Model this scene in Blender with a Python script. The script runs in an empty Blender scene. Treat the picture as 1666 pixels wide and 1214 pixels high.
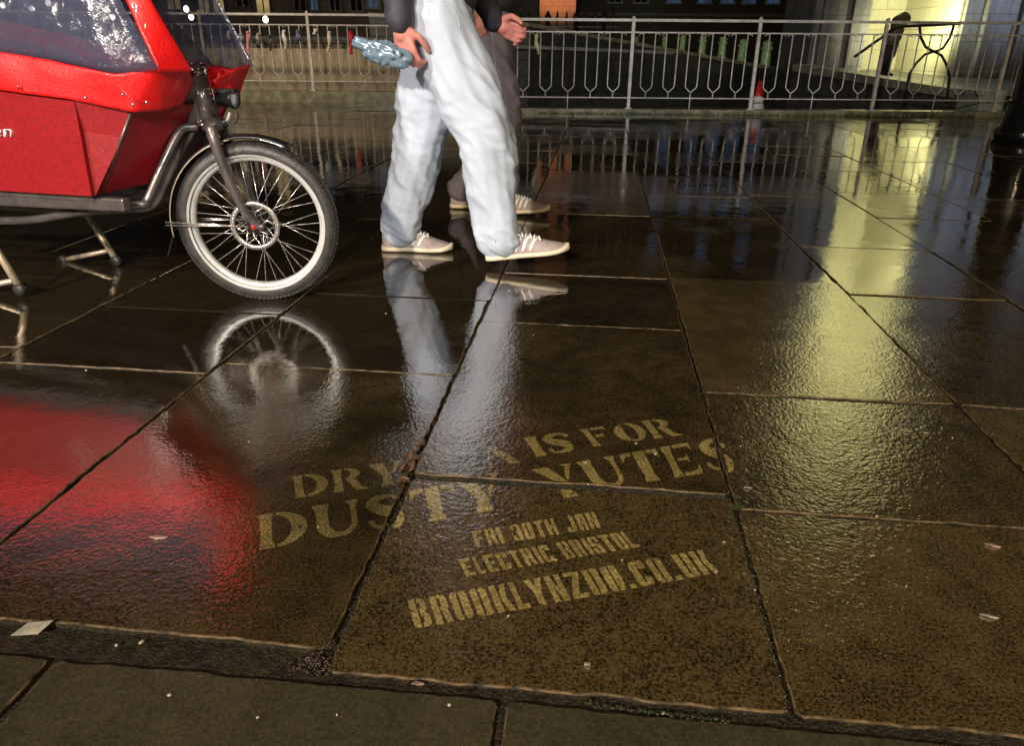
import bpy, bmesh, math, random
import numpy as np
from mathutils import Vector, Matrix, noise
random.seed(7)
S = bpy.context.scene
V3 = Vector
C = S.collection
PI = math.pi
rad = math.radians

# ------------------------------------------------------------------ camera
FPX, CX, CY = 1215.0, 833.0, 607.0          # in pixels of the 1666 x 1214 photograph
TH, RH, HC = rad(23.5), math.asin(.0082), .80
cF = Vector((0, math.cos(TH), -math.sin(TH)))
r0 = Vector((1, 0, 0)); u0 = Vector((0, math.sin(TH), math.cos(TH)))
cR = r0*math.cos(RH) + u0*math.sin(RH)
cU = u0*math.cos(RH) - r0*math.sin(RH)
cam = bpy.data.cameras.new('camera'); co = bpy.data.objects.new('camera', cam); C.objects.link(co)
co.matrix_world = Matrix(((cR.x, cU.x, -cF.x, 0), (cR.y, cU.y, -cF.y, 0), (cR.z, cU.z, -cF.z, HC), (0, 0, 0, 1)))
cam.sensor_width = 36; cam.lens = FPX/1666*36; cam.clip_start = .02; cam.clip_end = 600
S.camera = co
def ray(x, y): return cF + cR*((x-CX)/FPX) - cU*((y-CY)/FPX)
def G(x, y, z=0.0):
    d = ray(x, y); t = (z-HC)/d.z
    return Vector((0, 0, HC)) + d*t
def W(x, y, Y):
    d = ray(x, y); return Vector((0, 0, HC)) + d*(Y/d.y)

# ------------------------------------------------------------------ night sky
w = bpy.data.worlds.new('World'); S.world = w; w.use_nodes = True
nt = w.node_tree; bg = nt.nodes['Background']
tc = nt.nodes.new('ShaderNodeTexCoord'); sep = nt.nodes.new('ShaderNodeSeparateXYZ')
cr = nt.nodes.new('ShaderNodeValToRGB')
nt.links.new(tc.outputs['Generated'], sep.inputs[0]); nt.links.new(sep.outputs['Z'], cr.inputs[0])
cr.color_ramp.elements[0].position = 0.0; cr.color_ramp.elements[0].color = (.030, .024, .018, 1)
cr.color_ramp.elements[1].position = .6; cr.color_ramp.elements[1].color = (.006, .007, .010, 1)
nt.links.new(cr.outputs[0], bg.inputs[0]); bg.inputs[1].default_value = 0.4
S.view_settings.view_transform = 'Standard'; S.view_settings.look = 'None'
S.view_settings.exposure = 0.0; S.view_settings.gamma = 1.0

# ------------------------------------------------------------------ street lamp and added fill lights
def light(kind, name, loc, energy, col, size=.2, target=None, angle=60, blend=.5):
    l = bpy.data.lights.new(name, kind); l.energy = energy; l.color = col
    if kind in ('POINT', 'SPOT'): l.shadow_soft_size = size
    if kind == 'AREA': l.size = size
    if kind == 'SPOT': l.spot_size = rad(angle); l.spot_blend = blend
    o = bpy.data.objects.new(name, l); C.objects.link(o); o.location = loc
    if target is not None:
        d = Vector(target)-Vector(loc); o.rotation_euler = d.to_track_quat('-Z', 'Y').to_euler()
    return o
light('POINT', 'street_light_behind', (-2.4, -4.4, 3.3), 2150, (1.0, .84, .64), .14)
light('POINT', 'fill_light_right', (3.6, -3.2, 5.2), 640, (1.0, .78, .46), .16)  # unseen warm fill, added to brighten the foreground
light('SPOT', 'cover_fill_light', (-4.2, -1.6, 3.0), 1200, (1.0, .90, .80), .12, (-1.75, 2.4, .85), 36, .8)  # spot added to brighten the red cover and so its reflection in the paving
light('SPOT', 'railing_fill_light', (1.0, -1.0, 2.6), 1100, (.95, .95, 1.0), .12, (2.6, 10.8, .9), 26, .8)  # narrow spot added behind the camera to lift the railing
light('SPOT', 'front_fill_spot', (-.9, -2.0, 2.3), 440, (.93, .95, 1.0), .12, (-.8, 3.4, .7), 46, .9)  # added cool spot, set low to light the bike and walkers

# ------------------------------------------------------------------ node materials
def newmat(name):
    m = bpy.data.materials.new(name); m.use_nodes = True
    return m, m.node_tree, m.node_tree.nodes['Principled BSDF']
def nd(t, kind, **kw):
    n = t.nodes.new(kind)
    for k, v in kw.items(): setattr(n, k, v)
    return n
def mathn(t, op, a, b=None, clamp=False):
    n = t.nodes.new('ShaderNodeMath'); n.operation = op; n.use_clamp = clamp
    for i, v in enumerate((a, b)):
        if v is None: continue
        if isinstance(v, (int, float)): n.inputs[i].default_value = v
        else: t.links.new(v, n.inputs[i])
    return n.outputs[0]
def noisen(t, vec, scale, detail=4, rough=.55, dist=0):
    n = t.nodes.new('ShaderNodeTexNoise'); n.inputs['Scale'].default_value = scale
    n.inputs['Detail'].default_value = detail; n.inputs['Roughness'].default_value = rough
    n.inputs['Distortion'].default_value = dist
    if vec is not None: t.links.new(vec, n.inputs['Vector'])
    return n.outputs['Fac']
def geopos(t): return t.nodes.new('ShaderNodeNewGeometry').outputs['Position']
def ramp(t, fac, stops):
    r = t.nodes.new('ShaderNodeValToRGB'); e = r.color_ramp.elements
    while len(e) < len(stops): e.new(.5)
    for i, (p, c) in enumerate(stops):
        e[i].position = p; e[i].color = (*c, 1) if len(c) == 3 else c
    t.links.new(fac, r.inputs[0]); return r.outputs[0]
def bump(t, h, strength, dist=.01, normal=None):
    b = t.nodes.new('ShaderNodeBump'); b.inputs['Distance'].default_value = dist
    if isinstance(strength, (int, float)): b.inputs['Strength'].default_value = strength
    else: t.links.new(strength, b.inputs['Strength'])
    t.links.new(h, b.inputs['Height'])
    if normal is not None: t.links.new(normal, b.inputs['Normal'])
    return b.outputs[0]
def mat(name, col, rough=.5, metal=0, var=.25, scale=20, bmp=.0, bscale=80, bdist=.004, spec=None, col2=None, coat=0, ior=None):
    m, t, p = newmat(name)
    tcn = t.nodes.new('ShaderNodeTexCoord').outputs['Object']
    f = noisen(t, tcn, scale, 5, .6)
    c2 = col2 if col2 else tuple(c*(1-var) for c in col)
    t.links.new(ramp(t, f, [(.35, c2), (.65, col)]), p.inputs['Base Color'])
    f2 = noisen(t, tcn, scale*2.3, 3)
    p_r = mathn(t, 'ADD', mathn(t, 'MULTIPLY', f2, rough*.5), rough*.75, True)
    t.links.new(p_r, p.inputs['Roughness'])
    p.inputs['Metallic'].default_value = metal
    if coat: p.inputs['Coat Weight'].default_value = coat; p.inputs['Coat Roughness'].default_value = .08
    if ior: p.inputs['IOR'].default_value = ior
    if bmp:
        t.links.new(bump(t, noisen(t, tcn, bscale, 4), bmp, bdist), p.inputs['Normal'])
    return m
def drops(m, scale=95, strength=.35, dist=.002, thr=.20):
    t = m.node_tree; p = t.nodes['Principled BSDF']; tcn = t.nodes.new('ShaderNodeTexCoord').outputs['Object']
    v = nd(t, 'ShaderNodeTexVoronoi'); v.inputs['Scale'].default_value = scale; t.links.new(tcn, v.inputs['Vector'])
    sz = nd(t, 'ShaderNodeSeparateXYZ'); t.links.new(v.outputs['Color'], sz.inputs[0])
    r = mathn(t, 'MULTIPLY', sz.outputs['X'], thr*1.6)
    h = mathn(t, 'MULTIPLY', mathn(t, 'MAXIMUM', mathn(t, 'SUBTRACT', r, v.outputs['Distance']), 0), 1/thr)
    old = p.inputs['Normal'].links[0].from_socket if p.inputs['Normal'].links else None
    t.links.new(bump(t, h, strength, dist, old), p.inputs['Normal'])
    wet = mathn(t, 'GREATER_THAN', h, .05)
    if p.inputs['Roughness'].links:
        o_ = p.inputs['Roughness'].links[0].from_socket
        t.links.new(mathn(t, 'SUBTRACT', o_, mathn(t, 'MULTIPLY', wet, .3), True), p.inputs['Roughness'])
def emit(name, col, strength, var=.0, scale=3):
    m, t, p = newmat(name)
    p.inputs['Base Color'].default_value = (.02, .02, .02, 1)
    p.inputs['Emission Strength'].default_value = strength
    if var:
        tcn = t.nodes.new('ShaderNodeTexCoord').outputs['Object']
        f = noisen(t, tcn, scale, 4)
        t.links.new(ramp(t, f, [(.3, tuple(c*(1-var) for c in col)), (.7, col)]), p.inputs['Emission Color'])
    else: p.inputs['Emission Color'].default_value = (*col, 1)
    return m

def wet_stone(name, lo, hi, fw=1.5, mw=.6):
    """wet paving: brown stone under a film of water; 'film' = how deep the water stands on a slab"""
    m, t, p = newmat(name)
    pos = geopos(t)
    at = nd(t, 'ShaderNodeAttribute', attribute_name='film').outputs['Fac']
    tint = nd(t, 'ShaderNodeAttribute', attribute_name='tint').outputs['Fac']
    big = noisen(t, pos, 2.3, 5, .6)
    mid = noisen(t, pos, 14, 6, .65)
    fine = noisen(t, pos, 215, 2, .6)
    f = mathn(t, 'ADD', mathn(t, 'MULTIPLY', mid, mw), mathn(t, 'ADD', mathn(t, 'MULTIPLY', big, .25), mathn(t, 'MULTIPLY', fine, fw)))
    f = mathn(t, 'ADD', f, mathn(t, 'MULTIPLY', mathn(t, 'SUBTRACT', mathn(t, 'SUBTRACT', tint, mathn(t, 'MULTIPLY', mathn(t, 'GREATER_THAN', tint, 1.5), 1.75)), .5), .22))
    f = mathn(t, 'ADD', mathn(t, 'MULTIPLY', mathn(t, 'SUBTRACT', f, .5*(fw+mw+.25)), .85), .5)
    col = ramp(t, f, [(.30, lo), (.74, hi)])
    # water film, patchy
    patch = mathn(t, 'MULTIPLY', mathn(t, 'SUBTRACT', noisen(t, pos, 2.6, 5, .6, .8), .5), 1.45)
    sp = nd(t, 'ShaderNodeSeparateXYZ'); t.links.new(pos, sp.inputs[0])      # the water pools away from the camera
    patch = mathn(t, 'ADD', patch, mathn(t, 'MULTIPLY', mathn(t, 'MINIMUM', mathn(t, 'SUBTRACT', sp.outputs['Y'], 1.35), 1.6), .24))
    patch = mathn(t, 'ADD', patch, mathn(t, 'MULTIPLY', mathn(t, 'MINIMUM', mathn(t, 'MAXIMUM', sp.outputs['X'], -1.2), .6), -.24))
    film = mathn(t, 'ADD', mathn(t, 'ADD', mathn(t, 'MULTIPLY', at, .66), patch), .06, True)
    film = ramp(t, film, [(.08, (0, 0, 0)), (.90, (.93, .93, .93))])
    dry = mathn(t, 'SUBTRACT', 1.0, film)
    soak = nd(t, 'ShaderNodeMix', data_type='RGBA'); t.links.new(mathn(t, 'MULTIPLY', film, .88), soak.inputs[0])   # soaked stone is darker; deepened to paint in the shade under the bike
    t.links.new(col, soak.inputs[6]); soak.inputs[7].default_value = (.006, .0045, .003, 1); t.links.new(soak.outputs[2], p.inputs['Base Color'])
    rough = mathn(t, 'ADD', mathn(t, 'ADD', mathn(t, 'MULTIPLY', dry, .02), .018), mathn(t, 'MULTIPLY', mathn(t, 'POWER', dry, 3.0), .05))
    edge = mathn(t, 'MULTIPLY', mathn(t, 'GREATER_THAN', tint, 1.5), .35)
    t.links.new(mathn(t, 'ADD', rough, edge), p.inputs['Roughness'])
    p.inputs['IOR'].default_value = 3.5
    grain = noisen(t, pos, 115, 3, .5)
    grain2 = noisen(t, pos, 48, 3, .6)
    h = mathn(t, 'ADD', mathn(t, 'MULTIPLY', grain, .62), mathn(t, 'MULTIPLY', grain2, .5))
    near = mathn(t, 'SUBTRACT', 1.0, mathn(t, 'MULTIPLY', mathn(t, 'SUBTRACT', sp.outputs['Y'], 1.3), .85, True), True)   # sheltered shallow water lies flatter
    st = mathn(t, 'ADD', mathn(t, 'MULTIPLY', dry, .58), mathn(t, 'ADD', mathn(t, 'MULTIPLY', near, .13), .006))
    n1 = bump(t, h, st, .0026)
    rip = noisen(t, pos, 9, 2, .5, .3)
    n2 = bump(t, rip, .16, .006, n1)
    t.links.new(n2, p.inputs['Normal'])
    return m

M = {}
M['slab'] = wet_stone('wet_paving', (.012, .0085, .0032), (.158, .112, .043))
M['front_slab'] = wet_stone('smooth_wet_slab', (.030, .026, .015), (.125, .110, .066), .6, .4)
M['letter'] = wet_stone('clean_stone', (.26, .20, .065), (.78, .64, .27))
M['slab_edge'] = mat('worn_slab_edge', (.20, .135, .065), .5, col2=(.022, .016, .008), scale=38, bmp=.6, bscale=160, bdist=.002)
M['joint'] = mat('joint_dirt', (.036, .029, .016), .5, var=.75, scale=60, bmp=.9, bscale=180, bdist=.006)
M['red_cloth'] = mat('red_rain_cloth', (.80, .004, .005), .5, var=.25, scale=9, bmp=.45, bscale=150, bdist=.004, coat=.25)
M['iron'] = mat('painted_iron', (.60, .57, .56), .35, var=.4, scale=12, bmp=.3, bscale=90, bdist=.002)
M['iron_dark'] = mat('dark_iron', (.035, .035, .04), .35, var=.4, scale=12)
M['black'] = mat('black_plastic', (.012, .012, .014), .3, var=.3)
M['rubber'] = mat('tyre_rubber', (.040, .036, .034), .42, var=.55, scale=30, bmp=.6, bscale=160, bdist=.003)
M['alu'] = mat('rim_aluminium', (.62, .61, .59), .38, metal=.35, var=.25, scale=25)
M['steel'] = mat('spoke_steel', (.72, .68, .64), .25, metal=.8, var=.2)
M['chrome'] = mat('chrome', (.85, .85, .85), .12, metal=1, var=.1)
M['frame'] = mat('frame_paint', (.115, .098, .094), .32, metal=.3, var=.45, scale=18, bmp=.25, bscale=120, bdist=.002, coat=.5)
M['stand'] = mat('stand_metal', (.62, .50, .36), .36, metal=.55, var=.35, scale=30)

# ------------------------------------------------------------------ mesh builder
class MB:
    def __init__(s): s.v = []; s.f = []; s.sm = []
    def add(s, vs, fs, smooth=False):
        b = len(s.v); s.v += [tuple(v) for v in vs]; s.f += [tuple(i+b for i in f) for f in fs]; s.sm += [smooth]*len(fs)
    def box(s, c, d, rot=None):
        c = Vector(c); h = Vector(d)/2
        vs = [Vector((x*h.x, y*h.y, z*h.z)) for x in (-1, 1) for y in (-1, 1) for z in (-1, 1)]
        if rot is not None: vs = [rot @ v for v in vs]
        s.add([c+v for v in vs], [(0, 1, 3, 2), (4, 6, 7, 5), (0, 4, 5, 1), (2, 3, 7, 6), (0, 2, 6, 4), (1, 5, 7, 3)])
    def hexa(s, p):   # eight corners: bottom four then top four
        s.add(p, [(3, 2, 1, 0), (4, 5, 6, 7), (0, 1, 5, 4), (1, 2, 6, 5), (2, 3, 7, 6), (3, 0, 4, 7)])
    def tube(s, pts, r, n=8, flat=None, closed=False):
        pts = [Vector(p) for p in pts]; m = len(pts)
        rs = r if isinstance(r, (list, tuple)) else [r]*m
        vs = []; prev = None
        for i, p in enumerate(pts):
            if closed: d = pts[(i+1) % m]-pts[i-1]
            else: d = pts[min(i+1, m-1)]-pts[max(i-1, 0)]
            d.normalize()
            if prev is None:
                a = Vector((0, 0, 1)) if abs(d.z) < .9 else Vector((0, 1, 0))
                x = d.cross(a).normalized()
            else: x = (prev - d*prev.dot(d)).normalized()
            prev = x; y = d.cross(x)
            for k in range(n):
                t = 2*PI*k/n
                vs.append(p + (x*math.cos(t) + y*math.sin(t)*(flat or 1))*rs[i])
        fs = []
        for i in range(m if closed else m-1):
            j = (i+1) % m
            for k in range(n):
                l = (k+1) % n
                fs.append((i*n+k, i*n+l, j*n+l, j*n+k))
        if not closed:
            fs.append(tuple(range(n-1, -1, -1))); fs.append(tuple((m-1)*n+k for k in range(n)))
        s.add(vs, fs, True)
    def lathe(s, c, ax, prof, n=32, a0=0, a1=2*PI):
        c = Vector(c); ax = Vector(ax).normalized()
        x = ax.orthogonal().normalized(); y = ax.cross(x)
        full = abs(a1-a0-2*PI) < 1e-6; k = n if full else n+1
        vs = []
        for i in range(k):
            t = a0+(a1-a0)*i/n; d = x*math.cos(t)+y*math.sin(t)
            for (r, h) in prof: vs.append(c+d*r+ax*h)
        m = len(prof); fs = []
        for i in range(n):
            j = (i+1) % k
            for q in range(m-1): fs.append((i*m+q, j*m+q, j*m+q+1, i*m+q+1))
        s.add(vs, fs, True)
    def ell(s, c, r, n=14, m=9, rot=None):
        vs = []
        for i in range(m+1):
            ph = PI*i/m
            for k in range(n):
                t = 2*PI*k/n
                v = Vector((r[0]*math.sin(ph)*math.cos(t), r[1]*math.sin(ph)*math.sin(t), r[2]*math.cos(ph)))
                if rot is not None: v = rot @ v
                vs.append(Vector(c)+v)
        fs = [(i*n+k, i*n+(k+1) % n, (i+1)*n+(k+1) % n, (i+1)*n+k) for i in range(m) for k in range(n)]
        s.add(vs, fs, True)
    def prism(s, poly, thick):   # poly: 3D points, thick: vector
        poly = [Vector(p) for p in poly]; t = Vector(thick); n = len(poly)
        vs = poly+[p+t for p in poly]
        fs = [tuple(range(n-1, -1, -1)), tuple(range(n, 2*n))]+[(i, (i+1) % n, n+(i+1) % n, n+i) for i in range(n)]
        s.add(vs, fs)
    def build(s, name, m, parent=None, base=None):
        me = bpy.data.meshes.new(name)
        o0 = Vector(base) if base is not None else (Vector(parent['_o']) if parent is not None and '_o' in parent else Vector((0, 0, 0)))
        me.from_pydata([tuple(Vector(v)-o0) for v in s.v], [], s.f); me.validate(); me.update()
        me.polygons.foreach_set('use_smooth', s.sm[:len(me.polygons)])
        bm = bmesh.new(); bm.from_mesh(me)
        bmesh.ops.remove_doubles(bm, verts=bm.verts, dist=1e-5)
        bmesh.ops.recalc_face_normals(bm, faces=bm.faces); bm.to_mesh(me); bm.free()
        if m is not None: me.materials.append(m)
        o = bpy.data.objects.new(name, me); C.objects.link(o)
        if parent is not None:
            o.parent = parent
            if '_o' in parent: o['_o'] = parent['_o']
        elif base is not None: o.location = o0
        return o
def tag(o, label=None, cat=None, group=None, kind=None):
    if label: o['label'] = label
    if cat: o['category'] = cat
    if group: o['group'] = group
    if kind: o['kind'] = kind
    return o
def empty(name, loc, label, cat, group=None):
    o = bpy.data.objects.new(name, None); C.objects.link(o); o.location = loc; o.empty_display_size = .1
    o['_o'] = tuple(loc)
    return tag(o, label, cat, group)
def struct(o): o['kind'] = 'structure'; return o
def copy_tree(o, parent=None):
    c = o.copy(); C.objects.link(c); c.parent = parent
    for ch in list(o.children): copy_tree(ch, c)
    return c

# ================================================================== paving
PA = rad(6.2)
def UV(v, u, z=0.0):   # v across, u away from the camera
    return Vector((v*math.cos(PA)+u*math.sin(PA), -v*math.sin(PA)+u*math.cos(PA), z))
def toUV(p): return (p.x*math.cos(PA)-p.y*math.sin(PA), p.x*math.sin(PA)+p.y*math.cos(PA))
cols = [-1.0, -.345, .295, .917, 1.467]
slabs = []   # v0, v1, u0, u1, z, film, tint
def col(v0, v1, us, films, zs=None):
    for i in range(len(us)-1):
        f = films[i] if i < len(films) else random.choice([.35, .55, .7, .85, .95, 1.0])
        z = (zs[i] if zs and i < len(zs) else random.uniform(-.0015, .0015))
        k_ = .0012 if (us[i] < 1.3 and abs(v0) < .5) else .0042
        slabs.append((v0, v1, us[i], us[i+1], z, f, random.random(), random.uniform(-k_, k_), random.uniform(-k_, k_)))
def far(us, start, lo=.55, hi=.95, end=11.2):
    u = start
    while u < end:
        u += random.uniform(lo, hi); us.append(min(u, end+.1))
    return us
col(-1.0, -.345, far([.795, 1.80, 2.45, 3.15], 3.15), [.66, .78, 1, 1], [0, -.004])
col(-.345, .295, far([.757, 1.28, 2.222, 2.795, 3.3], 3.3), [.04, .42, .74, .92, 1], [-.003, .004, 0, 0])
col(.295, .917, far([.755, 1.243, 1.772, 2.82, 3.998, 4.6], 4.6), [.06, .26, .34, .85, .95], [-.004, -.004, .001, -.004])
col(.917, 1.467, far([.755, 1.772, 2.69, 3.405, 4.69], 4.69), [.15, .32, .50, .85], [-.002, -.003, 0, 0])
col(1.467, 2.05, far([.755, 2.1, 3.39, 4.1], 4.1), [.3, .4, .7, .9])
col(-1.62, -1.0, far([.795, 1.72, 2.21, 3.0], 3.0), [.80, .85, 1, 1])
vv = -1.62
for k in range(12):
    wv = random.uniform(.5, .7); col(vv-wv, vv, far([.795, random.uniform(1.3, 1.9), random.uniform(2.3, 2.8)], 2.6), [.5, .8, .95]); vv -= wv
vv = 2.05
for k in range(13):
    wv = random.uniform(.5, .7); col(vv, vv+wv, far([.755, random.uniform(1.3, 1.9), random.uniform(2.3, 2.8)], 2.6), [.4, .6, .8]); vv += wv
# the front course, laid the other way
fj = [-3.2, -2.4, -1.6, -.733, -.090, .95, 1.7, 2.5]
for i in range(len(fj)-1):
    slabs.append((fj[i], fj[i+1], .16, .742, -.002, .12, .45+.2*(i % 2), .0, .0))
    slabs.append((fj[i]-.3, fj[i+1]-.3, -.5, .155, -.002, .2, .5, .0, .0))
vs, fs, film, tint, mi = [], [], [], [], []
def sz_(s_, v, u): return s_[4]+s_[7]*(v-(s_[0]+s_[1])/2)+s_[8]*(u-(s_[2]+s_[3])/2)
def slab_mesh(v0, v1, u0, u1, z, f, t, ta, tb):
    big = (u0 < 3.2)
    near = u0 < 3.2 and abs((v0+v1)/2) < 2.2
    flooded = f > .93
    g = .0016 if flooded else .003
    gb = .0055 if abs(v1+.345) < 1e-6 and not flooded else g
    if u1 < .76: g = .005
    a0, a1, b0, b1 = v0+g, v1-gb, u0+g, u1-g
    step = .012 if near else .25
    ring = []
    rr = .010
    def edge(p, q):
        n = max(2, int((Vector(q)-Vector(p)).length/step))
        for i in range(n): ring.append(Vector(p).lerp(Vector(q), i/n))
    edge((a0+rr, b0), (a1-rr, b0)); edge((a1-rr, b0), (a1, b0+rr)); edge((a1, b0+rr), (a1, b1-rr)); edge((a1, b1-rr), (a1-rr, b1))
    edge((a1-rr, b1), (a0+rr, b1)); edge((a0+rr, b1), (a0, b1-rr)); edge((a0, b1-rr), (a0, b0+rr)); edge((a0, b0+rr), (a0+rr, b0))
    cen = Vector(((a0+a1)/2, (b0+b1)/2))
    def inset(p, d):
        x = min(max(p.x, a0+d), a1-d); y = min(max(p.y, b0+d), b1-d); return Vector((x, y))
    rows = [(.0, -.05), (.0, -.0012), (.0005, -.0004), (.0012, 0.0)] if flooded else [(.0, -.05), (.0, -.0028), (.0008, -.0008), (.0026, 0.0)]
    base = len(vs); n = len(ring)
    for (d, dz) in rows:
        for p in ring:
            q = inset(p, d)
            if near:
                nz = noise.noise(Vector((p.x*38, p.y*38, z*900)))*.0034 + noise.noise(Vector((p.x*11, p.y*11, 5+z*700)))*.0030
                ch = max(0, noise.noise(Vector((p.x*9, p.y*9, 40+z*500)))-.28)*.012
                nrm = (cen-q); nn = Vector((0, 0))
                if abs(p.x-a0) < 1e-6: nn.x = 1
                elif abs(p.x-a1) < 1e-6: nn.x = -1
                if abs(p.y-b0) < 1e-6: nn.y = 1
                elif abs(p.y-b1) < 1e-6: nn.y = -1
                q = q + nn*((nz+.001+ch)*(.25 if flooded else 1))
            vs.append(UV(q.x, q.y, z+dz+ta*(q.x-cen.x)+tb*(q.y-cen.y)))
    for r in range(len(rows)-1):
        for i in range(n):
            j = (i+1) % n
            fs.append((base+r*n+i, base+r*n+j, base+(r+1)*n+j, base+(r+1)*n+i)); film.append(f if flooded else min(f, .15)); tint.append(.5 if flooded else 2.0); mi.append((2 if r else 3) if not flooded else 0)
    fs.append(tuple(base+(len(rows)-1)*n+i for i in range(n))); film.append(f); tint.append(t); mi.append(0 if u1 > .76 else 1)
for s_ in slabs: slab_mesh(*s_)
me = bpy.data.meshes.new('pavement'); me.from_pydata([tuple(v) for v in vs], [], fs); me.update()
for nm, dat in (('film', film), ('tint', tint)):
    a = me.attributes.new(nm, 'FLOAT', 'FACE'); a.data.foreach_set('value', dat)
me.materials.append(M['slab']); me.materials.append(M['front_slab']); me.materials.append(M['slab_edge']); me.materials.append(M['joint']); me.polygons.foreach_set('material_index', mi)
o = bpy.data.objects.new('pavement', me); C.objects.link(o); struct(o)
g_ = MB(); g_.add([(-16, -3, -.010), (18, -3, -.010), (18, 11.35, -.010), (-16, 11.35, -.010)], [(0, 1, 2, 3)])
g_.build('ground', M['joint'])['kind'] = 'structure'

# ================================================================== cleaned lettering
def smp(pts, n=60):
    """Catmull-Rom through (x, y, halfwidth) points"""
    P = [np.array(p, float) for p in pts]; P = [2*P[0]-P[1]]+P+[2*P[-1]-P[-2]]; out = []
    for i in range(1, len(P)-2):
        for t in np.linspace(0, 1, 10, endpoint=False):
            out.append(.5*((2*P[i])+(-P[i-1]+P[i+1])*t+(2*P[i-1]-5*P[i]+4*P[i+1]-P[i+2])*t*t+(-P[i-1]+3*P[i]-3*P[i+1]+P[i+2])*t**3))
    out.append(P[-2]); return np.array(out)
def inpoly(X, Y, poly):
    ins = np.zeros(X.shape, bool); n = len(poly)
    for i in range(n):
        x0, y0 = poly[i]; x1, y1 = poly[(i+1) % n]
        if y0 == y1: continue
        c = ((y0 > Y) != (y1 > Y)) & (X < (x1-x0)*(Y-y0)/(y1-y0)+x0); ins ^= c
    return ins
def instroke(X, Y, pts):
    q = smp(pts); ins = np.zeros(X.shape, bool)
    for x, y, r in q: ins |= ((X-x)**2+(Y-y)**2) < r*r
    return ins
def inell(X, Y, cx, cy, rx, ry): return ((X-cx)/rx)**2+((Y-cy)/ry)**2 < 1
def R_(X, Y, x0, y0, x1, y1): return (X >= x0) & (X <= x1) & (Y >= y0) & (Y <= y1)
def serif(ch, X, Y):
    stem = inpoly(X, Y, [(0, 1), (.32, 1), (.27, .8), (.27, .2), (.32, 0), (0, 0), (.04, .2), (.04, .8)])
    if ch == 'D':
        b = inell(X, Y, .33, .5, .65, .5) & ~inell(X, Y, .30, .5, .36, .43) & (X > .36)
        return stem | b
    if ch == 'R':
        b = inell(X, Y, .36, .74, .46, .26) & ~inell(X, Y, .34, .74, .20, .20) & (X > .36)
        leg = inpoly(X, Y, [(.40, .50), (.66, .52), (.82, .14), (.98, .06), (1.0, 0), (.66, 0), (.56, .14)])
        return stem | b | leg
    if ch == 'Y':
        return inpoly(X, Y, [(-.02, 1), (.38, 1), (.60, .46), (.36, .42)]) | inpoly(X, Y, [(.36, .42), (.62, .46), (.62, .2), (.68, 0), (.28, 0), (.34, .2)]) | \
            inpoly(X, Y, [(.70, 1), (1.0, 1), (.92, .93), (.68, .46), (.62, .52), (.78, .92)])
    if ch == 'J': return inpoly(X, Y, [(.4, 1), (.8, 1), (.75, .8), (.75, .3), (.5, 0), (.1, -.05), (.1, .05), (.45, .2)])
    if ch == 'A': return inpoly(X, Y, [(.32, 1), (.62, 1), (1, 0), (.6, 0)]) | inpoly(X, Y, [(.28, .9), (.38, .72), (.14, 0), (0, 0)])
    if ch == 'N': return inpoly(X, Y, [(0, 1), (.34, 1), (1, 0), (.66, 0)]) | R_(X, Y, .02, 0, .14, .72) 
    if ch == 'I': X = X*.34; return inpoly(X, Y, [(0, 1), (.34, 1), (.30, .8), (.30, .2), (.34, 0), (0, 0), (.04, .2), (.04, .8)])
    if ch == 'S':
        return instroke(X, Y, [(.80, .80, .07), (.62, .93, .05), (.36, .92, .09), (.17, .76, .14), (.28, .60, .15), (.52, .48, .16), (.74, .33, .15), (.70, .13, .13), (.44, .06, .06), (.20, .09, .04), (.10, .22, .07)])
    if ch == 'F':
        return stem | inpoly(X, Y, [(.36, 1), (.88, 1), (.90, .72), (.80, .88), (.36, .88)]) | inpoly(X, Y, [(.36, .58), (.62, .58), (.70, .68), (.70, .38), (.62, .48), (.36, .48)])
    if ch == 'O':
        a = inell(X, Y, .5, .5, .5, .5) & ~inell(X, Y, .52, .5, .20, .42)
        return a & ~((np.abs(X-.40-(Y-.5)*.10) < .025) & (np.abs(Y-.5) > .30))
    if ch == 'U':
        return inpoly(X, Y, [(0, 1), (.36, 1), (.32, .8), (.32, .36), (.06, .36), (.06, .8)]) | inpoly(X, Y, [(.70, 1), (.98, 1), (.92, .84), (.92, .36), (.80, .36), (.80, .84)]) | \
            (inell(X, Y, .49, .38, .43, .40) & ~inell(X, Y, .56, .40, .24, .28) & (Y < .38))
    if ch == 'T':
        return inpoly(X, Y, [(.34, 1), (.66, 1), (.64, .2), (.70, 0), (.30, 0), (.36, .2)]) | inpoly(X, Y, [(0, 1), (.30, 1), (.30, .88), (.12, .86), (.0, .68)]) | inpoly(X, Y, [(1, 1), (.70, 1), (.70, .88), (.88, .86), (1.0, .68)])
    if ch == 'E':
        return stem | inpoly(X, Y, [(.36, 1), (.86, 1), (.88, .74), (.78, .89), (.36, .89)]) | inpoly(X, Y, [(.36, .56), (.60, .56), (.68, .66), (.68, .38), (.60, .47), (.36, .47)]) | \
            inpoly(X, Y, [(.36, .11), (.78, .12), (.92, .30), (.90, 0), (.36, 0)])
    return X < -9
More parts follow.
